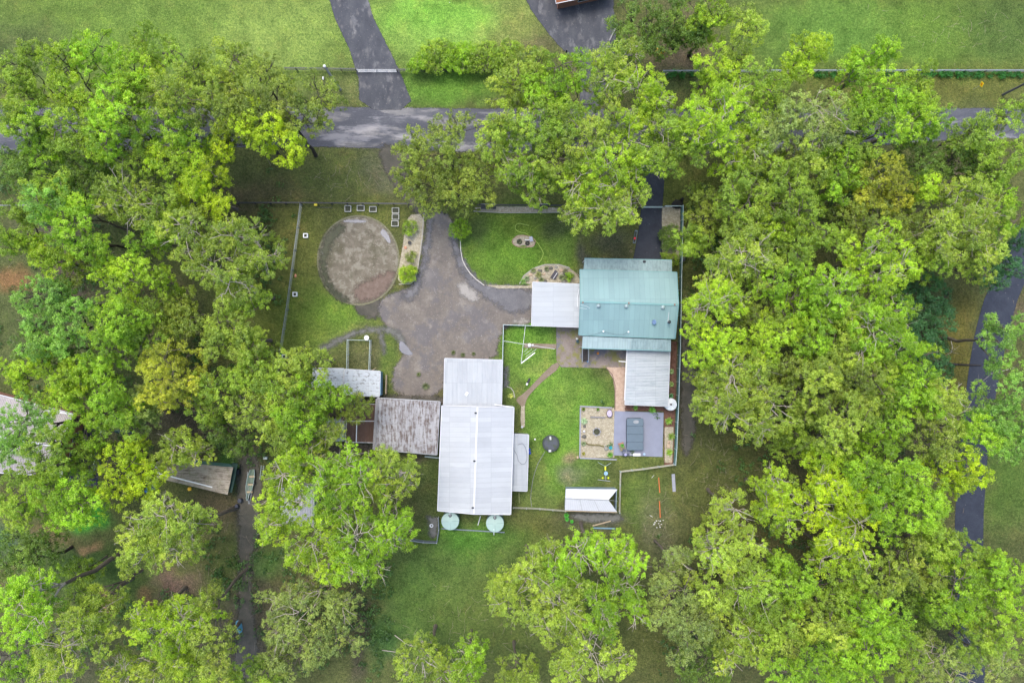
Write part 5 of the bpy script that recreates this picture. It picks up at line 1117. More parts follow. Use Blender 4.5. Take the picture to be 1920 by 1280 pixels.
for k in range(5): o = MB(); a = R(18); o.box((p.x + math.sin(a) * (.55 - k * .28) * -1, p.y + math.cos(a) * (.55 - k * .28), .82), (.92, .22, .05), a).build('slat', plain('table_red', (.36, .16, .10), .7) if k == 0 else plain('table_brown', (.22, .19, .10), .7), tb)
for sx in (-.4, .4):
    for sy in (-.6, .6): q = Vector((p.x, p.y, 0)) + Matrix.Rotation(R(18), 3, 'Z') @ Vector((sx, sy, 0)); MB().tube((q.x, q.y, .17), (q.x, q.y, .8), .03).build('leg', METD, tb)
def pot(x, y, r_, h, mat, label, z=0.0, name='plant_pot', cat='pot'):
    q = G(x, y, z + h); return tag(MB().lathe((q.x, q.y, z), [(r_ * .7, 0), (r_, h), (r_ * .85, h), (r_ * .8, h * .85), (0, h * .85)], 20).build(name, mat), label, cat)
def rosette(x, y, rp, h, col, label, n=18, z=0.0, name='spiky_plant', cat='plant', wide=.07, group=None):
    r = np.random.default_rng(int(x * 7 + y)); q = G(x, y, z + h * .5); rad = rp * K * H; vs = []; fs = []
    for i in range(n):
        a = 2 * math.pi * i / n + r.uniform(-.15, .15); ll = rad * r.uniform(.75, 1.1); up = h * r.uniform(.5, 1.1); pw = wide * r.uniform(.8, 1.2); d = np.array([math.cos(a), math.sin(a)]); s_ = np.array([-d[1], d[0]])
        b0 = len(vs)
        for t_, zz, ww in ((.04, 0.02, .6), (.35, up * .8, 1.0), (.7, up, .75), (1, up * .55, .06)):
            c_ = np.array([q.x, q.y]) + d * ll * t_
            vs += [(c_[0] - s_[0] * pw * ww, c_[1] - s_[1] * pw * ww, z + zz), (c_[0], c_[1], z + zz - .03 * ww), (c_[0] + s_[0] * pw * ww, c_[1] + s_[1] * pw * ww, z + zz)]
        for k in range(3):
            for j in (0, 1): fs.append((b0 + 3 * k + j, b0 + 3 * k + j + 1, b0 + 3 * k + j + 4, b0 + 3 * k + j + 3))
    V = np.array(vs); me = mesh_np(name, V, np.array(fs), {'tint': ('FLOAT', np.repeat(r.uniform(.2, .9, n), 12)), 'hue': ('FLOAT', np.full(len(V), .5))}, True)
    return tag(link(name, me, LEAF, None, col), label, cat, group)
rosette(1167, 835, 4, .35, (.12, .38, .05), 'small green plant standing on the slatted brown table', 14, .86)
bt = thing('side_table', G(1174, 848, .16), 'square dark table with a grey cross frame at the corner of the spa', 'table'); p = G(1174, 848, .9); MB().box((p.x, p.y, .86), (1.15, 1.15, .06)).build('table_top', plain('dark_glass', (.07, .08, .12), .3), bt)
MB().bar((p.x - .55, p.y, .905), (p.x + .55, p.y, .905), .07, .02).build('cross_bar', GUTG, bt); MB().bar((p.x, p.y - .55, .918), (p.x, p.y + .55, .918), .07, .02).build('cross_bar', GUTG, bt)
for sx in (-.5, .5):
    for sy in (-.5, .5): MB().tube((p.x + sx, p.y + sy, .17), (p.x + sx, p.y + sy, .83), .03).build('leg', METD, bt)
pot(1173, 852, .24, .3, plain('lilac_pot', (.32, .32, .5), .5), 'lilac bowl on the square dark table', .9, 'bowl', 'bowl')
cb_ = thing('pool_steps', G(1194, 852, .16), 'white box step at the foot of the swim spa', 'step'); p = G(1194, 852, .6); MB().box((p.x, p.y, .37), (1.2, .45, .4)).build('step_box', WHITE, cb_); MB().box((p.x, p.y, .595), (1.26, .5, .04)).build('step_tread', GUTW, cb_)
MB().tube((p.x - .65, p.y, .5), (p.x - 1.7, p.y + .02, .5), .03).build('handle', WHITE, cb_)
pot(1208, 851, .2, .3, plain('sky_bucket', (.35, .5, .65), .4), 'light blue bucket at the foot of the swim spa', .17, 'bucket', 'bucket')
# stairs down from the verandah
sr_ = thing('stairs', G(1097, 665, 0), 'timber steps with dark treads going down from the deck to the patio', 'stairs')
for i in range(8):
    z = 2.4 - i * .3; q = G(1097, 654 + i * 3.1, z); MB().box((q.x, q.y, z), (.95, .26, .05)).build('tread', WOODD, sr_)
for s_ in (-1, 1):
    a, b = G(1097, 654, 2.5), G(1097, 678, .25); a.x += s_ * .52; b.x += s_ * .52; MB().bar(a, b, .06, .2).build('stringer', GUTG, sr_)
    MB().bar(a + Vector((0, 0, .9)), b + Vector((0, 0, .9)), .06, .05).build('handrail', GUTW, sr_)
    for u in (.05, .95): q = a.lerp(b, u); MB().tube(q, q + Vector((0, 0, .9)), .03).build('baluster', GUTW, sr_)
pot(1102, 677, .16, .28, plain('blue_plastic', (.05, .25, .55), .4), 'little blue pot at the bottom of the steps', 0.06)
tag(MB().lathe((G(1121, 662).x, G(1121, 662).y, .07), [(.2, 0), (.2, .03), (.12, .03), (.03, .42), (0, .42)], 16).build('traffic_cone', plain('orange_plastic', (.7, .25, .02), .5)), 'small orange cone on the mossy patio beside the steps', 'cone')
gb = thing('gas_bottle', G(1086, 636, 0), 'white gas bottle at the house corner by the patio', 'gas bottle'); q = G(1086.5, 635, 1.1); MB().lathe((q.x - .35, q.y, .06), [(.18, 0), (.19, .1), (.19, .9), (.1, 1.05), (0, 1.08)], 18).build('cylinder_body', WHITE, gb, True); MB().torus((q.x - .35, q.y, 1.15), .1, .02).build('collar', GUTG, gb)
pot(1083, 640, .26, .5, plain('dark_teal_pot', (.03, .08, .09), .5), 'dark round pot by the house corner at the patio', .06)
# clothes hoist
ch = thing('clothes_hoist', G(991, 650, 0), 'metal clothes hoist with crossing arms on the small lawn', 'clothes line'); PZ = 2.1
MB().tube(G(991, 650, .03), G(991, 650, PZ), .06).build('post', METG, ch)
MB().bar(G(944, 639, PZ), G(1040, 654, PZ - .1), .07, .05).build('arm', METG, ch); MB().bar(G(985, 611, PZ + .08), G(977, 681, PZ + .08), .07, .05).build('arm', METG, ch); MB().bar(G(977, 681, PZ), G(1003, 661, PZ), .16, .1).build('folded_arm', WHITE, ch)
for a, b in (((982, 660), (990, 653)), ((984, 664), (998, 654)), ((986, 669), (1006, 654))): MB().tube(G(*a, PZ), G(*b, PZ), .018).build('line', WHITE, ch)
MB().lathe(G(993, 647, PZ + .1), [(.32, 0), (.3, .12), (.12, .22), (0, .24)], 18).build('cap', WHITE, ch, True); MB().lathe(G(999, 647, PZ + .05), [(.16, 0), (.16, .1), (0, .12)], 14).build('winder', METG, ch)
# small cart
gc_ = thing('garden_cart', G(991, 714, 0), 'small black and white push cart on the lawn beside the diagonal path', 'cart'); q = G(991, 714, .3); m3 = Matrix.Rotation(R(62), 3, 'Z')
MB().box((q.x, q.y, .32), (.8, .32, .1), R(62)).build('tray', BLACK, gc_)
for s_ in (-1, 1): c0 = q + m3 @ Vector((.35 * s_, 0, 0)); c0.z = .17; MB().tube(c0 - m3 @ Vector((0, .18, 0)), c0 + m3 @ Vector((0, .18, 0)), .15, .15, 18).build('wheel', METD, gc_)
a = q + m3 @ Vector((-.42, 0, 0)); a.z = .4; b = q + m3 @ Vector((-.75, 0, 0)); b.z = .8; MB().bar(a, b, .3, .05).build('handle', WHITE, gc_)
# front lawn bits
hose = lambda n, pts, mat, r_, l: tag(MB().path([G(x, y, .07) for x, y in pts], r_, 5).build(n, mat), l, 'hose')
HG = plain('green_hose', (.42, .55, .12), .5)
hose('garden_hose', [(992, 423), (983, 421), (975, 419), (969, 420), (966, 424), (966, 429), (970, 433), (978, 436), (985, 437), (991, 441), (997, 445), (1004, 451), (1009, 457), (1013, 463), (1017, 470), (1019, 475), (1017, 482), (1014, 488), (1010, 493)], HG, .035, 'yellow green hose looping across the front lawn')
hose('garden_hose', [(1070, 511), (1076, 511), (1082, 513), (1087, 518)], plain('tan_hose', (.45, .38, .25), .6), .035, 'short tan hose between rock bed and house corner')
hose('garden_hose', [(1022, 846), (1016, 856), (1009, 868), (1003, 884), (999, 900), (996, 920), (995, 935), (997, 950)], plain('grey_hose', (.22, .23, .24), .6), .045, 'grey hose from the trampoline down to the picket fence')
TY = plain('tyre', (.035, .03, .025), .8)
for x, y, r_, l in ((974, 453, .34, 'left black tyre planter in the oval lawn bed'), (989, 456, .28, 'right black tyre planter in the oval lawn bed')): q = G(x, y, .2); tag(MB().torus((q.x, q.y, .18), r_, .12, 24).build('tyre_planter', TY, None, True), l, 'planter')
rosette(974, 453, 6, .5, (.14, .16, .08), 'dry spiky plant growing in the left tyre planter', 16); rosette(989, 456, 4, .3, (.14, .15, .1), 'small dry plant growing in the right tyre planter', 12)
ps = thing('garden_pump', G(996, 449, 0), 'white pipe and grey box at the upper edge of the oval lawn bed', 'pump'); MB().tube(G(984, 450, .3), G(993, 450, .3), .07).build('pipe', WHITE, ps); q = G(996, 448, .3); MB().box((q.x, q.y, .22), (.5, .8, .35), .2).build('pump_box', plain('lilac_grey', (.42, .43, .52), .6), ps)
for x0, x1, l in ((902, 930, 'left dark bench trough under the front fence'), (1001, 1027, 'right dark bench trough under the front fence')):
    tr_ = thing('bench_trough', G((x0 + x1) / 2, 387, 0), l, 'trough', 'bench troughs under the front fence'); a, b = G(x0, 388, .45), G(x1, 388, .45)
    MB().bar(a - Vector((0, 0, .2)), b - Vector((0, 0, .2)), .5, .4).build('trough_body', METD, tr_); MB().bar(a + Vector((0, .42, .25)), b + Vector((0, .42, .25)), .12, .06).build('back_board', FGREY, tr_); MB().bar(a + Vector((0, -.3, .06)), b + Vector((0, -.3, .06)), .14, .05).build('front_board', FDARK, tr_)
def frame_bed(name, x, y, wx, wy, label, group, h=.4, t=.09, rot=0, soil=True):
    q = G(x, y, h); root = thing(name, (q.x, q.y, 0), label, 'planter', group); W_, L_ = wx * PX, wy * PX; m3 = Matrix.Rotation(rot, 3, 'Z')
    f = MB(); o = rrect(0, 0, W_, L_, .04, 1); i_ = rrect(0, 0, W_ - 2 * t, L_ - 2 * t, .02, 1); n = len(o)
    vs = [q + m3 @ Vector((a, b, z - h)) for z in (.03, h) for a, b in o] + [q + m3 @ Vector((a, b, z - h)) for z in (.03, h) for a, b in i_]; fs = []
    for k in range(n): j = (k + 1) % n; fs += [(k, j, n + j, n + k), (2 * n + j, 2 * n + k, 3 * n + k, 3 * n + j), (n + k, n + j, 3 * n + j, 3 * n + k)]
    f.add(vs, fs).build('frame', WHITE if name != 'raised_bed' else plain('bed_frame', (.48, .48, .44), .7), root)
    if soil: MB().prism([tuple((q + m3 @ Vector((a, b, 0)))[:2]) for a, b in i_], .05, h * .7).build('soil', plain('bed_soil', (.05, .055, .035), .95, var=.5, scale=4), root)
    return root
for x, y, a, b, l in ((652, 391, 12, 12, 'leftmost of the three raised beds in a row under the paddock fence'), (676, 390, 14, 10.5, 'middle of the three raised beds in a row under the paddock fence'), (699, 392, 13.5, 10.5, 'rightmost of the three raised beds in a row under the paddock fence')): frame_bed('raised_bed', x, y, a, b, l, 'raised beds by the sand ring')
for x, y, l in ((741.5, 394.5, 'top one of the three stacked raised beds right of the sand ring'), (741.5, 406.5, 'middle one of the three stacked raised beds right of the sand ring'), (740.5, 419, 'bottom one of the three stacked raised beds right of the sand ring')): frame_bed('raised_bed', x, y, 13.5, 10.5, l, 'raised beds by the sand ring')
for x, y, l in ((572.5, 441.5, 'white square planter nearest the top of the wire fence'), (552.5, 551.5, 'white square planter halfway down the wire fence'), (532.5, 668.5, 'white square planter with a green sapling at the low end of the wire fence')): frame_bed('square_planter', x, y, 8.5, 8.5, l, 'white planters along the wire fence', .45, .14)
rosette(524, 664, 6, .9, (.06, .35, .06), 'vivid green sapling beside the lowest white planter', 26, 0, 'sapling', 'plant', .1)
tag(MB().rock(G(554, 517, .1), .22, .3, .16, 4).build('terracotta_lump', plain('terracotta_lump', (.5, .22, .12), .8)), 'small orange rubble heap beside the wire fence', 'rubble')
yb = thing('yellow_box', G(592, 384, 0), 'small yellow meter box on a black post by the paddock fence corner', 'box'); q = G(592, 384, 1.1); MB().box((q.x, q.y, 1.1), (.5, .32, .3)).build('lid_box', plain('yellow_paint', (.75, .62, .02), .5), yb); MB().tube((q.x, q.y, 0), (q.x, q.y, .95), .05).build('post', FDARK, yb); MB().bar((q.x, q.y - .3, .5), (q.x + 2.6, q.y - .35, .5), .08, .06).build('side_rail', FDARK, yb)
wb = thing('water_trough', G(687, 634, 0), 'white round tub on the top rail of the bare pen', 'tub'); q = G(687, 633, .7); MB().lathe((q.x, q.y, .05), [(.34, 0), (.42, .6), (.38, .6), (.34, .5), (0, .5)], 18).build('tub_body', WHITE, wb)
tag(MB().bar(G(697, 695, .1), G(705, 689, .1), .08, .06).build('board', WOODL), 'short pale board on the ground above the stained stable roof', 'board')
# rock bed slab, rocks
sb = slab('trellis', [(1031, 521), (1041, 506), (1047, 512), (1041, 524)], .3, .38, plain('dark_trellis', (.06, .055, .07), .7), 'dark slanted panel lying in the half round rock bed', 'panel')
tag(MB().bar(G(1037, 523, .45), G(1045, 511, .45), .07, .05).build('white_stake', WHITE), 'white stake lying on the dark slanted panel', 'stake')
RK = plain('grey_rock', (.26, .25, .22), .9, var=.3, scale=4); RKD = plain('dark_rock', (.12, .115, .10), .9, var=.3, scale=4); RKT = plain('tan_rock', (.45, .34, .24), .9, var=.25, scale=4)
def rock(x, y, r_, mat, label, sx=1.0, h=.55, group=None): q = G(x, y, 0); return tag(MB().rock((q.x, q.y, .06), r_ * sx, r_, r_ * h, int(x + y)).build('rock', mat, None, True), label, 'rock', group)
for x, y, r_, m_, l in ((995, 515, .3, RKT, 'tan rock near the left tip of the rock bed'), (1003, 522, .24, RK, 'small grey rock in the left part of the rock bed'), (1012, 508, .34, RKD, 'dark rock at the upper left of the rock bed'), (1020, 514, .26, RKT, 'tan rock in the middle of the rock bed'), (1022, 527, .3, RKD, 'dark rock next to the carport roof in the rock bed'), (1033, 503, .3, RKD, 'dark rock at the crown of the rock bed'), (1043, 501, .24, RK, 'grey rock at the top of the rock bed above the dark panel'), (1052, 507, .36, RKT, 'tan rock right of the dark panel in the rock bed'), (1058, 514, .3, RKD, 'dark rock right of the spiky dry plant'), (1064, 503, .26, RK, 'grey rock by the right end of the bed edging'), (1057, 527, .4, RK, 'large grey rock below the spiky dry plant'), (1008, 528, .22, RKT, 'little tan rock by the carport corner in the rock bed')):
    rock(x, y, r_, m_, l, 1.2, .5, 'rocks in the half round bed')
for x, y, rp, c_, l in ((981, 528, 7, (.20, .36, .08), 'round green succulent at the left tip of the rock bed'), (988, 522, 6, (.25, .33, .16), 'grey green succulent near the left tip of the rock bed'), (1010, 515, 8, (.25, .28, .10), 'olive tuft in the middle of the rock bed'), (1000, 507, 6, (.22, .26, .10), 'olive tuft at the upper edge of the rock bed'), (1025, 504, 6, (.22, .25, .12), 'dry tuft at the top of the rock bed'), (1054, 520, 8, (.2, .24, .12), 'spiky dry plant right of the dark slanted panel'), (1060, 508, 6, (.25, .24, .14), 'dry plant at the right top of the rock bed'), (1015, 525, 7, (.2, .24, .1), 'dull tuft next to the carport roof in the rock bed')): rosette(x, y, rp, .5, c_, l, 20, .03)
# shrubs (leafy)
def shrub(key, x, y, rp, h, label, dens=1.3, extra=()): return tree(key, 'b', h, [(x, y, rp)] + list(extra), label, (x, y), 'shrub', dens=dens, cr=.42, per=14, L=.11, W=.04)
shrub('B', 862, 429, 18, 3.2, 'dense bright round bush where the lawn meets the gravel yard', 1.6)
shrub('D', 1258, 440, 19, 3.4, 'dense dark green bush beside the east drive', 1.6, ((1256, 458, 12),))
shrub('G', 1262, 487, 11, 2.2, 'dark leafy bush between faded teal roof and teal fence', 1.4, ((1247, 480, 7),))
shrub('G', 767, 427, 13, 2.0, 'upper round shrub in the long bed by the yard', 1.5); shrub('Y', 763, 514, 15, 2.0, 'lower rounded lime shrub in the long bed by the yard', 1.6, ((770, 507, 9),)); shrub('O', 770, 482, 9, 1.2, 'dull low shrub in the middle of the long bed by the yard', 1.2)
shrub('B', 1068, 519, 6, 1.4, 'bright green conifer at the right tip of the rock bed', 1.6)
for i, (x, y, r_) in enumerate(((815, 105, 30), (862, 108, 30), (905, 108, 28), (950, 105, 30), (985, 112, 22), (790, 118, 16))): tree(('G', 'B', 'G', 'G', 'D', 'B')[i], 'b', 3.6, [(x, y, r_), (x + 12, y - 8, r_ * .7), (x - 14, y + 6, r_ * .7)], ['hedge shrub over the fence, second from its left end', 'hedge shrub over the fence with the tallest tip, third from the left', 'middle hedge shrub over the roadside fence', 'hedge shrub just left of the pale lawn corner', 'darkest hedge shrub at the right end near the forecourt', 'smallest hedge shrub at the left end beside the drive'][i], (x, y), 'hedge_shrub', dens=1.3, cr=.6, per=16, L=.14, W=.05, group='hedge shrubs along the roadside fence')
for x, y, rp, c_, l in ((1238, 96, 10, (.62, .42, .03), 'orange yellow fern palm on the brown garden bed'), (1304, 107, 7, (.40, .42, .06), 'small yellow green fern palm right of the orange one')): rosette(x, y, rp, 1.2, c_, l, 26, 0, 'fern_palm', 'palm', .11)
for x, y, rp, c_, l in ((957, 742, 6, (.60, .66, .16), 'striped yellow plant where the path meets the big shed'), (1094, 767, 4, (.16, .22, .03), 'clipped plant in the top left corner of the fire pit bed'), (1121, 767, 3.5, (.16, .28, .04), 'small plant at the top of the fire pit bed'), (1095, 789, 8, (.42, .58, .36), 'pale blue green agave in the fire pit bed'), (1094, 850, 4, (.28, .28, .04), 'yellowish clipped plant in the bottom left corner of the fire pit bed'), (1144, 852, 7, (.16, .36, .04), 'grassy green clump at the bottom right of the fire pit bed'), (1094, 831, 6, (.28, .36, .18), 'faded tuft by the curved log in the fire pit bed'),
        (1192, 764, 6, (.2, .4, .06), 'low plant below the annex end, left of two'), (1223, 768, 8, (.18, .42, .05), 'leafy plant hanging over the deck top edge'), (1254, 789, 9, (.26, .46, .05), 'bright spiky plant right of the deck upper corner'), (1259, 818, 9, (.24, .36, .05), 'green plant with red tips by the teal fence'), (1255, 848, 8, (.3, .5, .05), 'bright spiky plant right of the deck lower corner'), (1259, 696, 6, (.36, .5, .2), 'pale plant in the mulch strip east of the annex, upper'), (1259, 720, 6, (.36, .5, .16), 'pale plant in the mulch strip east of the annex, middle'), (1258, 742, 6, (.14, .34, .14), 'darker plant in the mulch strip just above the white tank'), (1072, 977, 4, (.1, .5, .05), 'vivid weed below the white garden shed'), (1062, 966, 6, (.09, .4, .04), 'vivid little weed near the corner of the white garden shed'), (1060 + 3, 973, 5, (.1, .45, .05), 'bright weed tuft below the white garden shed corner'), (1184, 418, 5, (.1, .3, .04), 'green tuft beside the top of the east drive')): rosette(x, y, rp, .55, c_, l, 20, .04)
for i, (x, y, rp) in enumerate(((850, 661, 5), (868, 665, 5), (888, 663, 4), (798, 724, 9), (785, 702, 5))): rosette(x, y, rp, .3, (.12, .15, .05), ['weed tuft above the left end of the flat shed roof', 'weed tuft in the middle of the three above the flat shed roof', 'weed tuft nearest the clothes line fence above the flat shed roof', 'largest weed patch between rusty barn and flat shed roof', 'small weed patch on the gravel above the rusty barn'][i], 24, .05, 'weed_tuft', 'weed', .06, 'weeds at the gravel edge')
# fire pit garden
fp = thing('fire_pit', G(1119, 809, 0), 'round fire pit ringed with grey blocks in the pebble bed', 'fire pit'); q = G(1119, 809, .25)
for k in range(14): a = k * 2 * math.pi / 14; MB().box((q.x + math.cos(a) * .62, q.y + math.sin(a) * .62, .15), (.2, .22, .22), a).build('block', RK if k % 2 else SLEEP, fp)
MB().lathe((q.x, q.y, .03), [(.5, 0), (.52, .2), (.46, .2), (.4, .06), (0, .05)], 28).build('fire_bowl', plain('soot', (.05, .055, .03), .8), fp)
rock(1096, 799, .28, RKD, 'dark rock under the pale agave in the fire pit bed'); rock(1095, 818, .34, RKD, 'dark rock below the white ball in the fire pit bed', 1.3); rock(1137, 840, .5, RK, 'wide grey rock beside the blue green pot', .8, .4)
tag(MB().lathe((G(1095, 808).x, G(1095, 808).y, .06), [(0, 0), (.14, .04), (.2, .18), (.14, .32), (0, .36)], 18).build('garden_ball', WHITE, None, True), 'white garden ball on the left of the fire pit bed', 'ornament')
cr_ = thing('round_chair', G(1143, 775, 0), 'oval purple white cushion chair at the top corner of the fire pit bed', 'chair'); q = G(1143, 775, .5); MB().lathe((q.x, q.y, .42), [(.0, 0), (.45, .02), (.5, .08), (.4, .14), (0, .12)], 24, .9, 1.25).build('cushion', plain('purple_cushion', (.48, .42, .55), .8, var=.45, scale=3), cr_, True); MB().torus((q.x, q.y, .44), .52, .05, 28, 8, .9, 1.25).build('rim', plain('dark_cane', (.08, .05, .06), .7), cr_, True)
for k in range(4): a = k * math.pi / 2 + .7; MB().tube((q.x + math.cos(a) * .35, q.y + math.sin(a) * .5, .05), (q.x + math.cos(a) * .35, q.y + math.sin(a) * .5, .42), .03).build('leg', plain('dark_cane', (.08, .05, .06), .7), cr_)
beamthing('straight_log', (1107, 781), (1134, 782), .24, .3, WOOD, 'grey straight log seat above the fire pit', 'log'); tag(MB().path([G(x, y, .16) for x, y in [(1097, 829), (1103, 833), (1112, 834), (1122, 834), (1132, 837)]], .13, 8).build('curved_log', plain('mossy_log', (.16, .14, .06), .9)), 'mossy curved log below the fire pit', 'log')
pot(1145, 839, .32, .5, plain('turquoise_pot', (.02, .26, .30), .3), 'turquoise pot at the lower right of the fire pit bed')
tag(MB().box(G(1253, 836, .25), (.55, .6, .4)).build('sandstone_block', RKT), 'square sandstone block in the bed right of the deck', 'block')
tag(MB().box(G(1083, 857, .2), (.3, .4, .3)).build('stone_post', RKT), 'small tan stone at the corner of the fire pit bed', 'block')
for x, y, l in ((1254, 828, 'pale stone above the sandstone block'), (1258, 865, 'tan stone in the corner of the teal and picket fences')): rock(x, y, .3, RKT, l)
# pots and bits on long bed
pot(768, 455, .3, .35, BLACK, 'black pot in the long shrub bed'); pot(760, 464, .26, .3, plain('terracotta', (.5, .26, .16), .8), 'terracotta pot in the long shrub bed'); pot(979, 800, .2, .3, METG, 'small metal pot at the end of the gravel strip')
tag(MB().torus(G(1183, 471, .12), .2, .06, 20).build('ring_planter', plain('cane', (.22, .18, .1), .8), None, True), 'small ring planter on the grass wedge by the east drive', 'planter')
tg = thing('trough_planter', G(1191, 443, 0), 'narrow blue grey trough planter on the left of the east drive', 'planter'); MB().bar(G(1193, 432, .25), G(1189, 456, .25), .42, .4).build('trough_body', plain('slate_blue', (.16, .22, .26), .6), tg); MB().bar(G(1192.7, 434, .47), G(1189.4, 454, .47), .3, .02).build('soil', MC['bed_soil'], tg)
tag(MB().lathe(G(1190, 447, .5), [(.16, 0), (.2, .12), (0, .2)], 14).build('red_bowl', plain('red_plastic', (.75, .04, .06), .4)), 'bright red bowl on the trough planter by the east drive', 'bowl')
br = thing('rubbish_drum', G(1280, 486, 0), 'black lidded drum outside the teal fence', 'drum'); q = G(1281, 486, .9); MB().lathe((q.x, q.y, .02), [(.34, 0), (.36, .85)], 20).build('drum_body', BLACK, br, True); MB().lathe((q.x, q.y, .86), [(.4, 0), (.4, .05), (.15, .12), (0, .12)], 20).build('lid', METD, br)
stp = thing('tree_stump', G(1268, 383, 0), 'black burnt stump at the top end of the teal fence', 'stump'); MB().rock(G(1270, 383, .3), 1.0, .8, .5, 3).build('stump_base', plain('charcoal', (.02, .018, .016), .9), stp, True); MB().tube(G(1278, 375, .1), G(1280, 372, 1.2), .3, .2).build('snag', plain('charcoal', (.02, .018, .016), .9), stp)
for x, y, l in ((992, 843, 'upper blue drum beside the lean-to'), (993, 849, 'lower blue drum beside the lean-to')):
    q = G(x, y, .6); tag(MB().lathe((q.x, q.y, .03), [(.22, 0), (.25, .1), (.25, .55), (.2, .6), (0, .6)], 18).build('drum', plain('royal_blue', (.01, .07, .45), .4)), l, 'drum')
tag(MB().lathe(G(1003, 823, .05), [(.12, 0), (.14, .2), (0, .22)], 14).build('white_tub', WHITE), 'tiny white tub on the lawn left of the trampoline', 'tub')
# spinner toy
sn = thing('garden_spinner', G(1134, 886, 0), 'yellow and blue garden spinner lying between deck and white garden shed', 'ornament'); YP = plain('lime_plastic', (.65, .72, .02), .4)
MB().tube(G(1135, 873, .5), G(1136, 901, .5), .045).build('shaft', METG, sn); MB().tube(G(1121, 866, .55), G(1135, 874, .5), .03).build('handle', FPALE, sn); MB().tube(G(1146, 867, .55), G(1135, 874, .5), .03).build('handle', FPALE, sn)
MB().bar(G(1135, 874, .55), G(1135, 881, .55), .24, .14).build('grip', YP, sn); MB().lathe(G(1136, 887, .5), [(.1, 0), (.34, 0), (.34, .06), (.1, .06)], 22).build('wheel', plain('pale_blue', (.25, .42, .62), .4), sn)
for x in (1130, 1140.5): MB().lathe(G(x, 895.5, .45), [(0, 0), (.15, .05), (.17, .15), (0, .22)], 14).build('ball', YP, sn, True)
MB().tube(G(1130, 895.5, .5), G(1140.5, 895.5, .5), .025).build('axle', METG, sn); MB().bar(G(1121, 899, .3), G(1144, 901.5, .3), .08, .08).build('base_bar', METG, sn)
# timber, pipes and scraps on the ground
beamthing('board', (1111, 985), (1145, 976), .2, .08, WOODL, 'pale board lying askew below the white garden shed', 'board'); beamthing('board', (1112, 989), (1153, 990), .24, .08, plain('blue_board', (.16, .28, .35), .7), 'bluish board lying level below the white garden shed', 'board'); beamthing('board', (1077, 997), (1123, 997), .08, .06, WOODL, 'thinnest longest pole on the grass below the white garden shed', 'board')
OP = plain('orange_pipe', (.62, .17, .05), .5)
for a, b, l in (((1235, 895), (1237, 923), 'upper orange pipe on the rough grass'), ((1236.5, 939), (1238, 970), 'lower orange pipe on the rough grass')): tag(MB().tube(G(*a, .08), G(*b, .08), .08, .08, 12).build('drain_pipe', OP), l, 'pipe')
rg = random.Random(9)
for i in range(12):
    x, y = rg.uniform(1226, 1246), rg.uniform(974, 992); q = G(x, y, .05); tag(MB().rock((q.x, q.y, .04), rg.uniform(.06, .2), rg.uniform(.04, .1), .05, i, 6, 4).build('scrap', WHITE), 'white plastic scrap on the grass below the orange pipes', 'scrap', 'white scraps below the orange pipes')
for x, y, a, l in ((1224, 893, .9, 'thin white stick left of the upper orange pipe'), (1221, 967, -.6, 'thin pale stick left of the lower orange pipe')): q = G(x, y, .05); tag(MB().bar((q.x - math.cos(a) * .3, q.y - math.sin(a) * .3, .05), (q.x + math.cos(a) * .3, q.y + math.sin(a) * .3, .05), .05, .03).build('stick', WHITE), l, 'stick')
beamthing('slab', (1262, 888), (1264, 921), .55, .06, SLEEP, 'long grey concrete slab at the meadow edge below the teal fence', 'slab')
beamthing('sleeper_edge', (828, 990), (946, 997), .16, .2, plain('blue_sleeper', (.2, .24, .3), .8), 'long grey blue sleeper on the grass behind the two tanks', 'sleeper')
tag(MB().tube(G(901, 967, .3), G(896, 984, .3), .07).build('waste_pipe', WHITE), 'white pipe sloping out between the two tanks', 'pipe')
tag(MB().torus(G(809, 985, .15), .24, .09, 24).build('hoop', WHITE, None, True), 'white ring lying on the grey paving left of the tanks', 'ring')
pot(778, 1023, .2, .3, plain('white_blue_bucket', (.62, .7, .82), .4), 'small white bucket below the corner of the grey panel fence', 0, 'bucket', 'bucket')
beamthing('garden_edge', (990, 858), (991, 876), .1, .12, WOODL, 'short pale timber beside the lean-to below the blue drums', 'timber'); beamthing('garden_edge', (973, 922), (974, 942), .2, .2, plain('mossy_box', (.18, .2, .08), .9), 'mossy timber below the lean-to', 'timber')
beamthing('fallen_log', (1500, 838 - 140), (1505, 701), .01, .01, WOOD, 'x', 'log').name = 'tmp'; bpy.data.objects.remove(bpy.data.objects['tmp'])
fl_ = thing('fallen_log', G(1760, 682, 0), 'long black fallen log between thicket and side drive', 'log'); P = [G(1722, 680, .35), G(1760, 681, .3), (G(1795, 683, .25)), G(1840, 685, .2)]; MB().tube(P[0], P[1], .32, .26, 12).tube(P[1], P[2], .26, .17, 12).tube(P[2], P[3], .17, .08, 12).build('log_body', plain('burnt_log', (.03, .024, .02), .9), fl_, True)
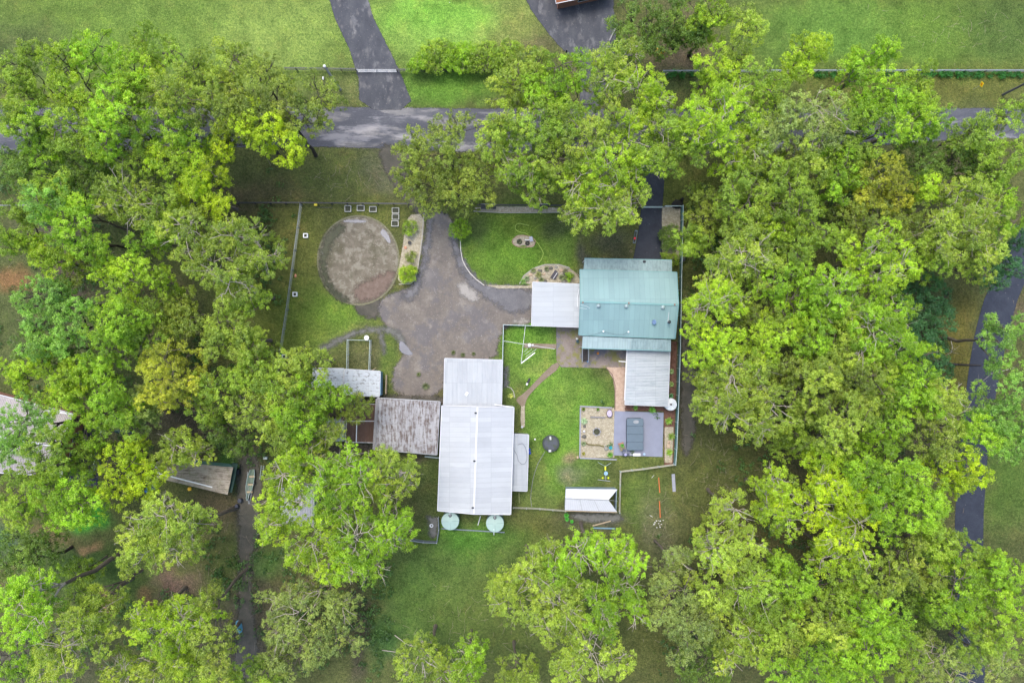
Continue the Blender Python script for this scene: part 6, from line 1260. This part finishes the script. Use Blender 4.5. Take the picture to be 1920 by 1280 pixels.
# slim poles and fallen branches
def pole_thing():
    up = thing('utility_pole', G(638, 168, 0), 'slim grey power pole beside the drive gate, leaning away in view', 'power pole'); b = G(638, 168, 0); MB().tube(b, b + Vector((0, 0, 9.6)), .24, .17, 16).build('pole', plain('pole_wood', (.38, .37, .36), .8), up)
    t_ = b + Vector((0, 0, 9.7)); MB().lathe(t_, [(.22, 0), (.24, .15), (.1, .3), (0, .3)], 16).build('insulator', WHITE, up, True); MB().bar(b + Vector((-.4, 0, 9.2)), b + Vector((.4, 0, 9.2)), .1, .1).build('cross_arm', WOODD, up)
pole_thing()
tag(MB().rock(G(606, 147, .15), .18, .3, .2, 2).build('white_stone', WHITE), 'small white stone beneath the black fence left of the power pole', 'stone')
tp_ = thing('transformer_pole', G(1880, 178, 0), 'power pole with a pale green transformer at the right edge', 'power pole'); b = G(1880, 178, 0); MB().tube(b, b + Vector((0, 0, 9.5)), .2, .15, 16).build('pole', plain('pole_dark', (.09, .09, .09), .8), tp_)
c0 = b + Vector((.3, .2, 9.2)); tb_ = MB().box(c0 + Vector((.9, .2, 0)), (1.4, 1.5, 1.3)).build('transformer', plain('transformer_green', (.28, .42, .40), .5), tp_)
for k in range(3): MB().tube(c0 + Vector((.25, .7 - k * .5, .66)), c0 + Vector((.25, .7 - k * .5, 1.1)), .16, .12, 14).build('insulator', WHITE, tb_)
MB().bar(b + Vector((-.7, .9, 9.0)), b + Vector((1.4, 1.3, 9.0)), .12, .12).build('cross_arm', METD, tp_)
rs = thing('road_sign', G(1828, 168, 0), 'yellow diamond warning sign with a red black mark beside the right road', 'sign'); b = G(1824, 168, 0); MB().tube(b, b + Vector((0, 0, 2.6)), .035).build('post', METG, rs)
tt = b + Vector((-.05, 0, 2.3)); sg = MB(); w_ = .5
sg.add([tt + Vector((sx, y_, z_)) for sx in (-.02, .02) for y_, z_ in ((0, -w_), (w_, 0), (0, w_), (-w_, 0))], [(3, 2, 1, 0), (4, 5, 6, 7), (0, 1, 5, 4), (1, 2, 6, 5), (2, 3, 7, 6), (3, 0, 4, 7)])
so = sg.build('sign_plate', plain('sign_yellow', (.9, .6, .01), .4, var=.05), rs)
MB().bar(tt + Vector((-.035, -.16, -.08)), tt + Vector((-.035, .1, .14)), .03, .1).bar(tt + Vector((-.035, .1, .17)), tt + Vector((-.035, .1, -.15)), .03, .08).build('sign_mark', plain('sign_red', (.6, .05, .02), .4), so)
gp = thing('gate_post', G(1062, 100, 0), 'black gate post pair at the lower tip of the grey forecourt', 'gate post'); MB().box(G(1062, 97, .8), (.25, .25, 1.6)).build('post', FDARK, gp); MB().box(G(1063, 104, .7), (.2, .25, 1.4)).build('post', FDARK, gp)
beamthing('log_edge', (1155, 52), (1142, 78), .25, .2, WOOD, 'grey log along the right edge of the forecourt', 'log')
cv = thing('parked_car', G(860, -14, 0), 'dark car parked on the top edge of the central lawn, mostly out of view', 'car'); q = G(860, -14, 0); CP = plain('car_paint', (.02, .03, .04), .25, .4)
MB().prism(rrect(q.x, q.y, 4.4, 1.8, .4), .35, .85).build('body', CP, cv); cab = MB().prism(rrect(q.x - .1, q.y, 2.4, 1.5, .3), .86, 1.4).build('cabin', GLASS, cv); MB().prism(rrect(q.x - .1, q.y, 2.1, 1.4, .3), 1.4, 1.46).build('car_roof', CP, cv)
for sx in (-1.4, 1.4):
    for sy in (-.85, .85): MB().tube((q.x + sx, q.y + sy - .1, .33), (q.x + sx, q.y + sy + .1, .33), .33, .33, 20).build('wheel', BLACK, cv)
tag(MB().tube(G(843, 5, 0), G(843, 5, 1.3), .06).build('marker_post', WHITE), 'short white post beside the dark car on the top edge', 'post')
# boat and left yard clutter
bo = thing('rowing_boat', G(469, 905, 0), 'narrow green grey boat standing upright in line with the rutted track', 'boat'); vs = []; fs = []; nn_ = 13
for i in range(nn_):
    u = i / (nn_ - 1); px_, py_ = 473 - 10 * u, 880 + 58 * u; wd = .62 * (math.sin(math.pi * min(1, .12 + u * 1.0)) ** .6 if u < .9 else .35 * (1 - u) * 10 + .05)
    c_ = G(px_, py_, .6)
    for (s_, z) in ((-1, .62), (-.75, .25), (0, .12), (.75, .25), (1, .62)): vs.append((c_.x + s_ * wd, c_.y, z))
for i in range(nn_ - 1):
    for j in range(4): fs.append((5 * i + j, 5 * i + j + 1, 5 * i + j + 6, 5 * i + j + 5))
hl = MB().add(vs, fs).build('hull', plain('boat_green', (.16, .22, .17), .5), bo, True); sm = hl.modifiers.new('s', 'SOLIDIFY'); sm.thickness = .05
for y_ in (893, 908, 922): c_ = G(475 - 10 * (y_ - 880) / 58, y_, .5); MB().box((c_.x, c_.y, .5), (1.0, .3, .05)).build('seat', WOODL, bo)
MB().path([Vector(v_) + Vector((0, 0, .03)) for v_ in vs[0::5]], .035, 6).build('gunwale', FPALE, bo); MB().path([Vector(v_) + Vector((0, 0, .03)) for v_ in vs[4::5]], .035, 6).build('gunwale', FPALE, bo)
tl = thing('boat_trailer', G(465, 915, 0), 'thin galvanised trailer frame under the boat', 'trailer'); MB().bar(G(464, 884, .3), G(466, 944, .3), .08, .08).build('side_rail', METG, tl); MB().bar(G(476, 900, .3), G(468, 944, .3), .08, .08).build('side_rail', METG, tl); MB().bar(G(463, 905, .25), G(477, 905, .25), .06, .06).build('axle', METD, tl)
for x in (462, 478.5): c_ = G(x, 905, .25); MB().tube((c_.x - .08, c_.y, .27), (c_.x + .08, c_.y, .27), .26, .26, 18).build('wheel', BLACK, tl)
ldr = thing('ladder_stack', G(490, 885, 0), 'pale metal ladder leaning on edge right of the boat', 'ladder')
for dx in (0, 5): MB().bar(G(490 + dx, 872, .3), G(487 + dx, 898, .3), .06, .08).build('stile', FPALE, ldr)
for k in range(8): MB().bar(G(490 - .4 * k, 874 + 3.2 * k, .3), G(495 - .4 * k, 874 + 3.2 * k, .3), .035, .035).build('rung', METG, ldr)
tag(MB().box(G(498, 858, .3), (.6, .4, .5)).build('white_box', plain('box_white', (.6, .66, .64), .5)), 'small white box above the ladder by the rutted track', 'box')
def tarp(name, pts, mat, label, z=.25, cat='tarpaulin'):
    P = [G(x, y, 0) for x, y in pts]; ce = sum(P, Vector()) / len(P); r = random.Random(len(pts)); M_ = MB(); vs = [ce + Vector((0, 0, z * 1.6))]; n = len(P)
    for k, s_ in enumerate((.35, .7, 1.0)):
        for p in P: q = ce.lerp(p, s_); vs.append(Vector((q.x, q.y, max(.04, z * (1.4, .9, .12)[k] + r.uniform(-.3, .3) * z * (k < 2)))))
    fs = [(0, 1 + i, 1 + (i + 1) % n) for i in range(n)]
    for k in range(2):
        for i in range(n): a = 1 + k * n; fs.append((a + i, a + n + i, a + n + (i + 1) % n, a + (i + 1) % n))
    o = M_.add(vs, fs).build(name, mat, None, True); sb_ = o.modifiers.new('s', 'SUBSURF'); sb_.levels = sb_.render_levels = 2; return tag(o, label, cat)
tarp('blue_tarp', [(268, 920), (276, 912), (284, 908), (289, 902), (296, 904), (298, 914), (290, 918), (282, 918), (276, 925)], plain('tarp_blue', (.015, .15, .42), .5, var=.35), 'crumpled bright blue tarpaulin left of the weathered shed')
tarp('blue_cart_cover', [(441, 1164), (447, 1161), (453, 1164), (456, 1178), (453, 1188), (446, 1187), (443, 1176)], plain('cover_blue', (.10, .30, .42), .5, var=.3), 'blue covered cart beside the rutted track near the bottom', .5, 'cart')
rock(356, 916, .36, plain('orange_yellow', (.8, .45, .02), .5), 'orange yellow tub lid by the wall of the weathered shed')
for x, y, r_, l in ((450, 938, .35, 'dark drum right of the weathered shed, upper'), (444, 948, .3, 'dark drum right of the weathered shed, lower')): q = G(x, y, .5); tag(MB().lathe((q.x, q.y, .02), [(r_, 0), (r_, .7), (r_ * .8, .75), (0, .75)], 18).build('dark_drum', plain('drum_dark', (.05, .055, .08), .5)), l, 'drum')
tag(MB().box(G(445, 884, .5), (.9, .8, .8)).build('black_crate', METD), 'black crate at the right end of the weathered shed', 'crate')
fence('yard_rail', 'pale blue rail above the dark paved yard of the neighbour', [(180, 797), (198, 801), (190, 850), (168, 908)], 1.2, 2.0, 'wire', (FPALE, WIRE), cat='rail')
tarp('pool_cover', [(212, 806), (228, 802), (250, 808), (252, 814), (232, 814), (216, 812)], plain('dark_blue_cover', (.015, .04, .06), .4), 'dark blue cover in the gap right of the neighbour yard')
def dead_branch(pts, r0, label, mat='pale_dead_wood', col=(.42, .38, .32), twigs=4, name='fallen_branch'):
    root = None; M_ = MB(); P = [G(x, y, z) for x, y, z in pts]; r = random.Random(int(pts[0][0]))
    for i in range(len(P) - 1):
        a = r0 * (1 - .8 * i / (len(P) - 1)); b = r0 * (1 - .8 * (i + 1) / (len(P) - 1)); M_.tube(P[i], P[i + 1], a, b, 7)
    for k in range(twigs):
        i = r.randrange(1, len(P)); d = Vector((r.uniform(-1, 1), r.uniform(-1, 1), r.uniform(.05, .4))) * r.uniform(.8, 1.8); M_.tube(P[i] - Vector((0, 0, r0 * .2)), P[i] + d, r0 * .35, .01, 5)
    return tag(M_.build(name, plain(mat, col, .9), None, True), label, 'branch')
dead_branch([(1752, 595, 1), (1755, 625, 1.4), (1757, 655, 1), (1758, 680, .3)], .09, 'long bare grey stem lying over the dark thicket'); dead_branch([(1782, 635, .4), (1786, 650, .5), (1784, 660, .4), (1772, 667, .2)], .06, 'curved bare branch right of the long grey stem')
dead_branch([(740, 1190, .3), (760, 1205, .6), (790, 1218, .8)], .09, 'brown fallen boughs on the bottom lawn, upper'); dead_branch([(716, 1218, .2), (745, 1222, .5), (768, 1225, .7)], .09, 'brown fallen boughs on the bottom lawn, lower')
dead_branch([(1900, 690, .2), (1860, 700, .3), (1835, 720, .3)], .05, 'thin bare twigs lying on the wet side drive')
# ivy along the right fence, low ground plants in the wood
def groundcover(name, label, spots, h, col, cat=None, kind=None, per=10, L=.12, W=.05, rc=.35):
    r = np.random.default_rng(len(spots)); C = []; RC = []
    for x, y, s_ in spots: q = G(x, y, h); C.append(np.array([q.x, q.y, h * r.uniform(.3, .9)])); RC.append(rc * s_)
    V, F, ti, hu = clump_leaves(C, RC, r, per, L, W); o = link(name, mesh_np(name, V, F, {'tint': ('FLOAT', ti), 'hue': ('FLOAT', hu)}), LEAF, None, col)
    return tag(o, label, cat, None, kind)
ri = random.Random(11)
groundcover('ivy', 'dark green ivy creeping along the right hand roadside fence', [(ri.uniform(1528, 1920), 137 + ri.uniform(-3, 5), ri.uniform(.6, 1.3)) for _ in range(170)] + [(ri.uniform(1250, 1300), 137 + ri.uniform(-3, 5), 1) for _ in range(24)], .8, (.06, .26, .035), 'ivy', 'stuff')
sp_ = []
ZON = [(60, 320, 160, 60, 60), (140, 600, 150, 200, 160), (420, 800, 60, 60, 40), (500, 470, 30, 90, 60), (600, 1150, 110, 90, 110), (1560, 780, 250, 260, 260), (1340, 430, 60, 90, 60), (1620, 1130, 260, 130, 200), (1300, 1200, 60, 60, 40), (1720, 620, 60, 110, 60), (420, 1080, 60, 60, 40), (240, 1180, 180, 90, 80), (1600, 350, 200, 60, 80), (380, 700, 90, 90, 60), (700, 1180, 30, 90, 40), (560, 820, 120, 60, 50)]
for cx_, cy_, rx_, ry_, n_ in ZON:
    for _ in range(n_): sp_.append((ri.gauss(cx_, rx_ * .6), ri.gauss(cy_, ry_ * .6), ri.uniform(.6, 2.4)))
sp_ = [s_ for s_ in sp_ if not (1780 < s_[0] < 1915 and s_[1] > 430) and not (570 < s_[0] < 850 and 370 < s_[1] < 1000)]
groundcover('undergrowth', 'low green undergrowth scattered beneath the trees', sp_, .7, (.10, .20, .045), None, 'stuff', 8, .16, .07, .5)

# fallen twigs and bark scattered over the wood floor and the meadow
tw = []; r_ = np.random.default_rng(21)
for cx_, cy_, rx_, ry_, n_ in [(1340, 880, 50, 90, 60), (1560, 780, 260, 280, 320), (200, 560, 180, 220, 260), (1620, 1120, 260, 120, 160), (1800, 60, 110, 50, 50), (1240, 980, 30, 50, 30), (380, 780, 110, 60, 120), (430, 1080, 80, 120, 90), (840, 1180, 80, 60, 50), (650, 330, 70, 40, 40), (1000, 1200, 160, 60, 60)]:
    for _ in range(n_):
        p = np.array(G(cx_ + r_.normal() * rx_ * .6, cy_ + r_.normal() * ry_ * .6, .05)); a = r_.uniform(0, 6.28); l = r_.uniform(.2, 1.3); d = np.array([math.cos(a), math.sin(a), r_.uniform(-.02, .05)]) * l
        q = p + d + r_.normal(size=3) * .06 * l; q[2] = abs(q[2]); tw += [(p, q, .022, .015), (q, q + d * .6 + np.array([-d[1], d[0], 0]) * r_.uniform(-.4, .4), .015, .006)]
V, F = np_tubes(tw, 4); o = link('fallen_twigs', mesh_np('fallen_twigs', V, F), BARK, None, (.36, .31, .24)); tag(o, 'grey brown twigs and bark strewn over the ground between the trees', None, None, 'stuff')
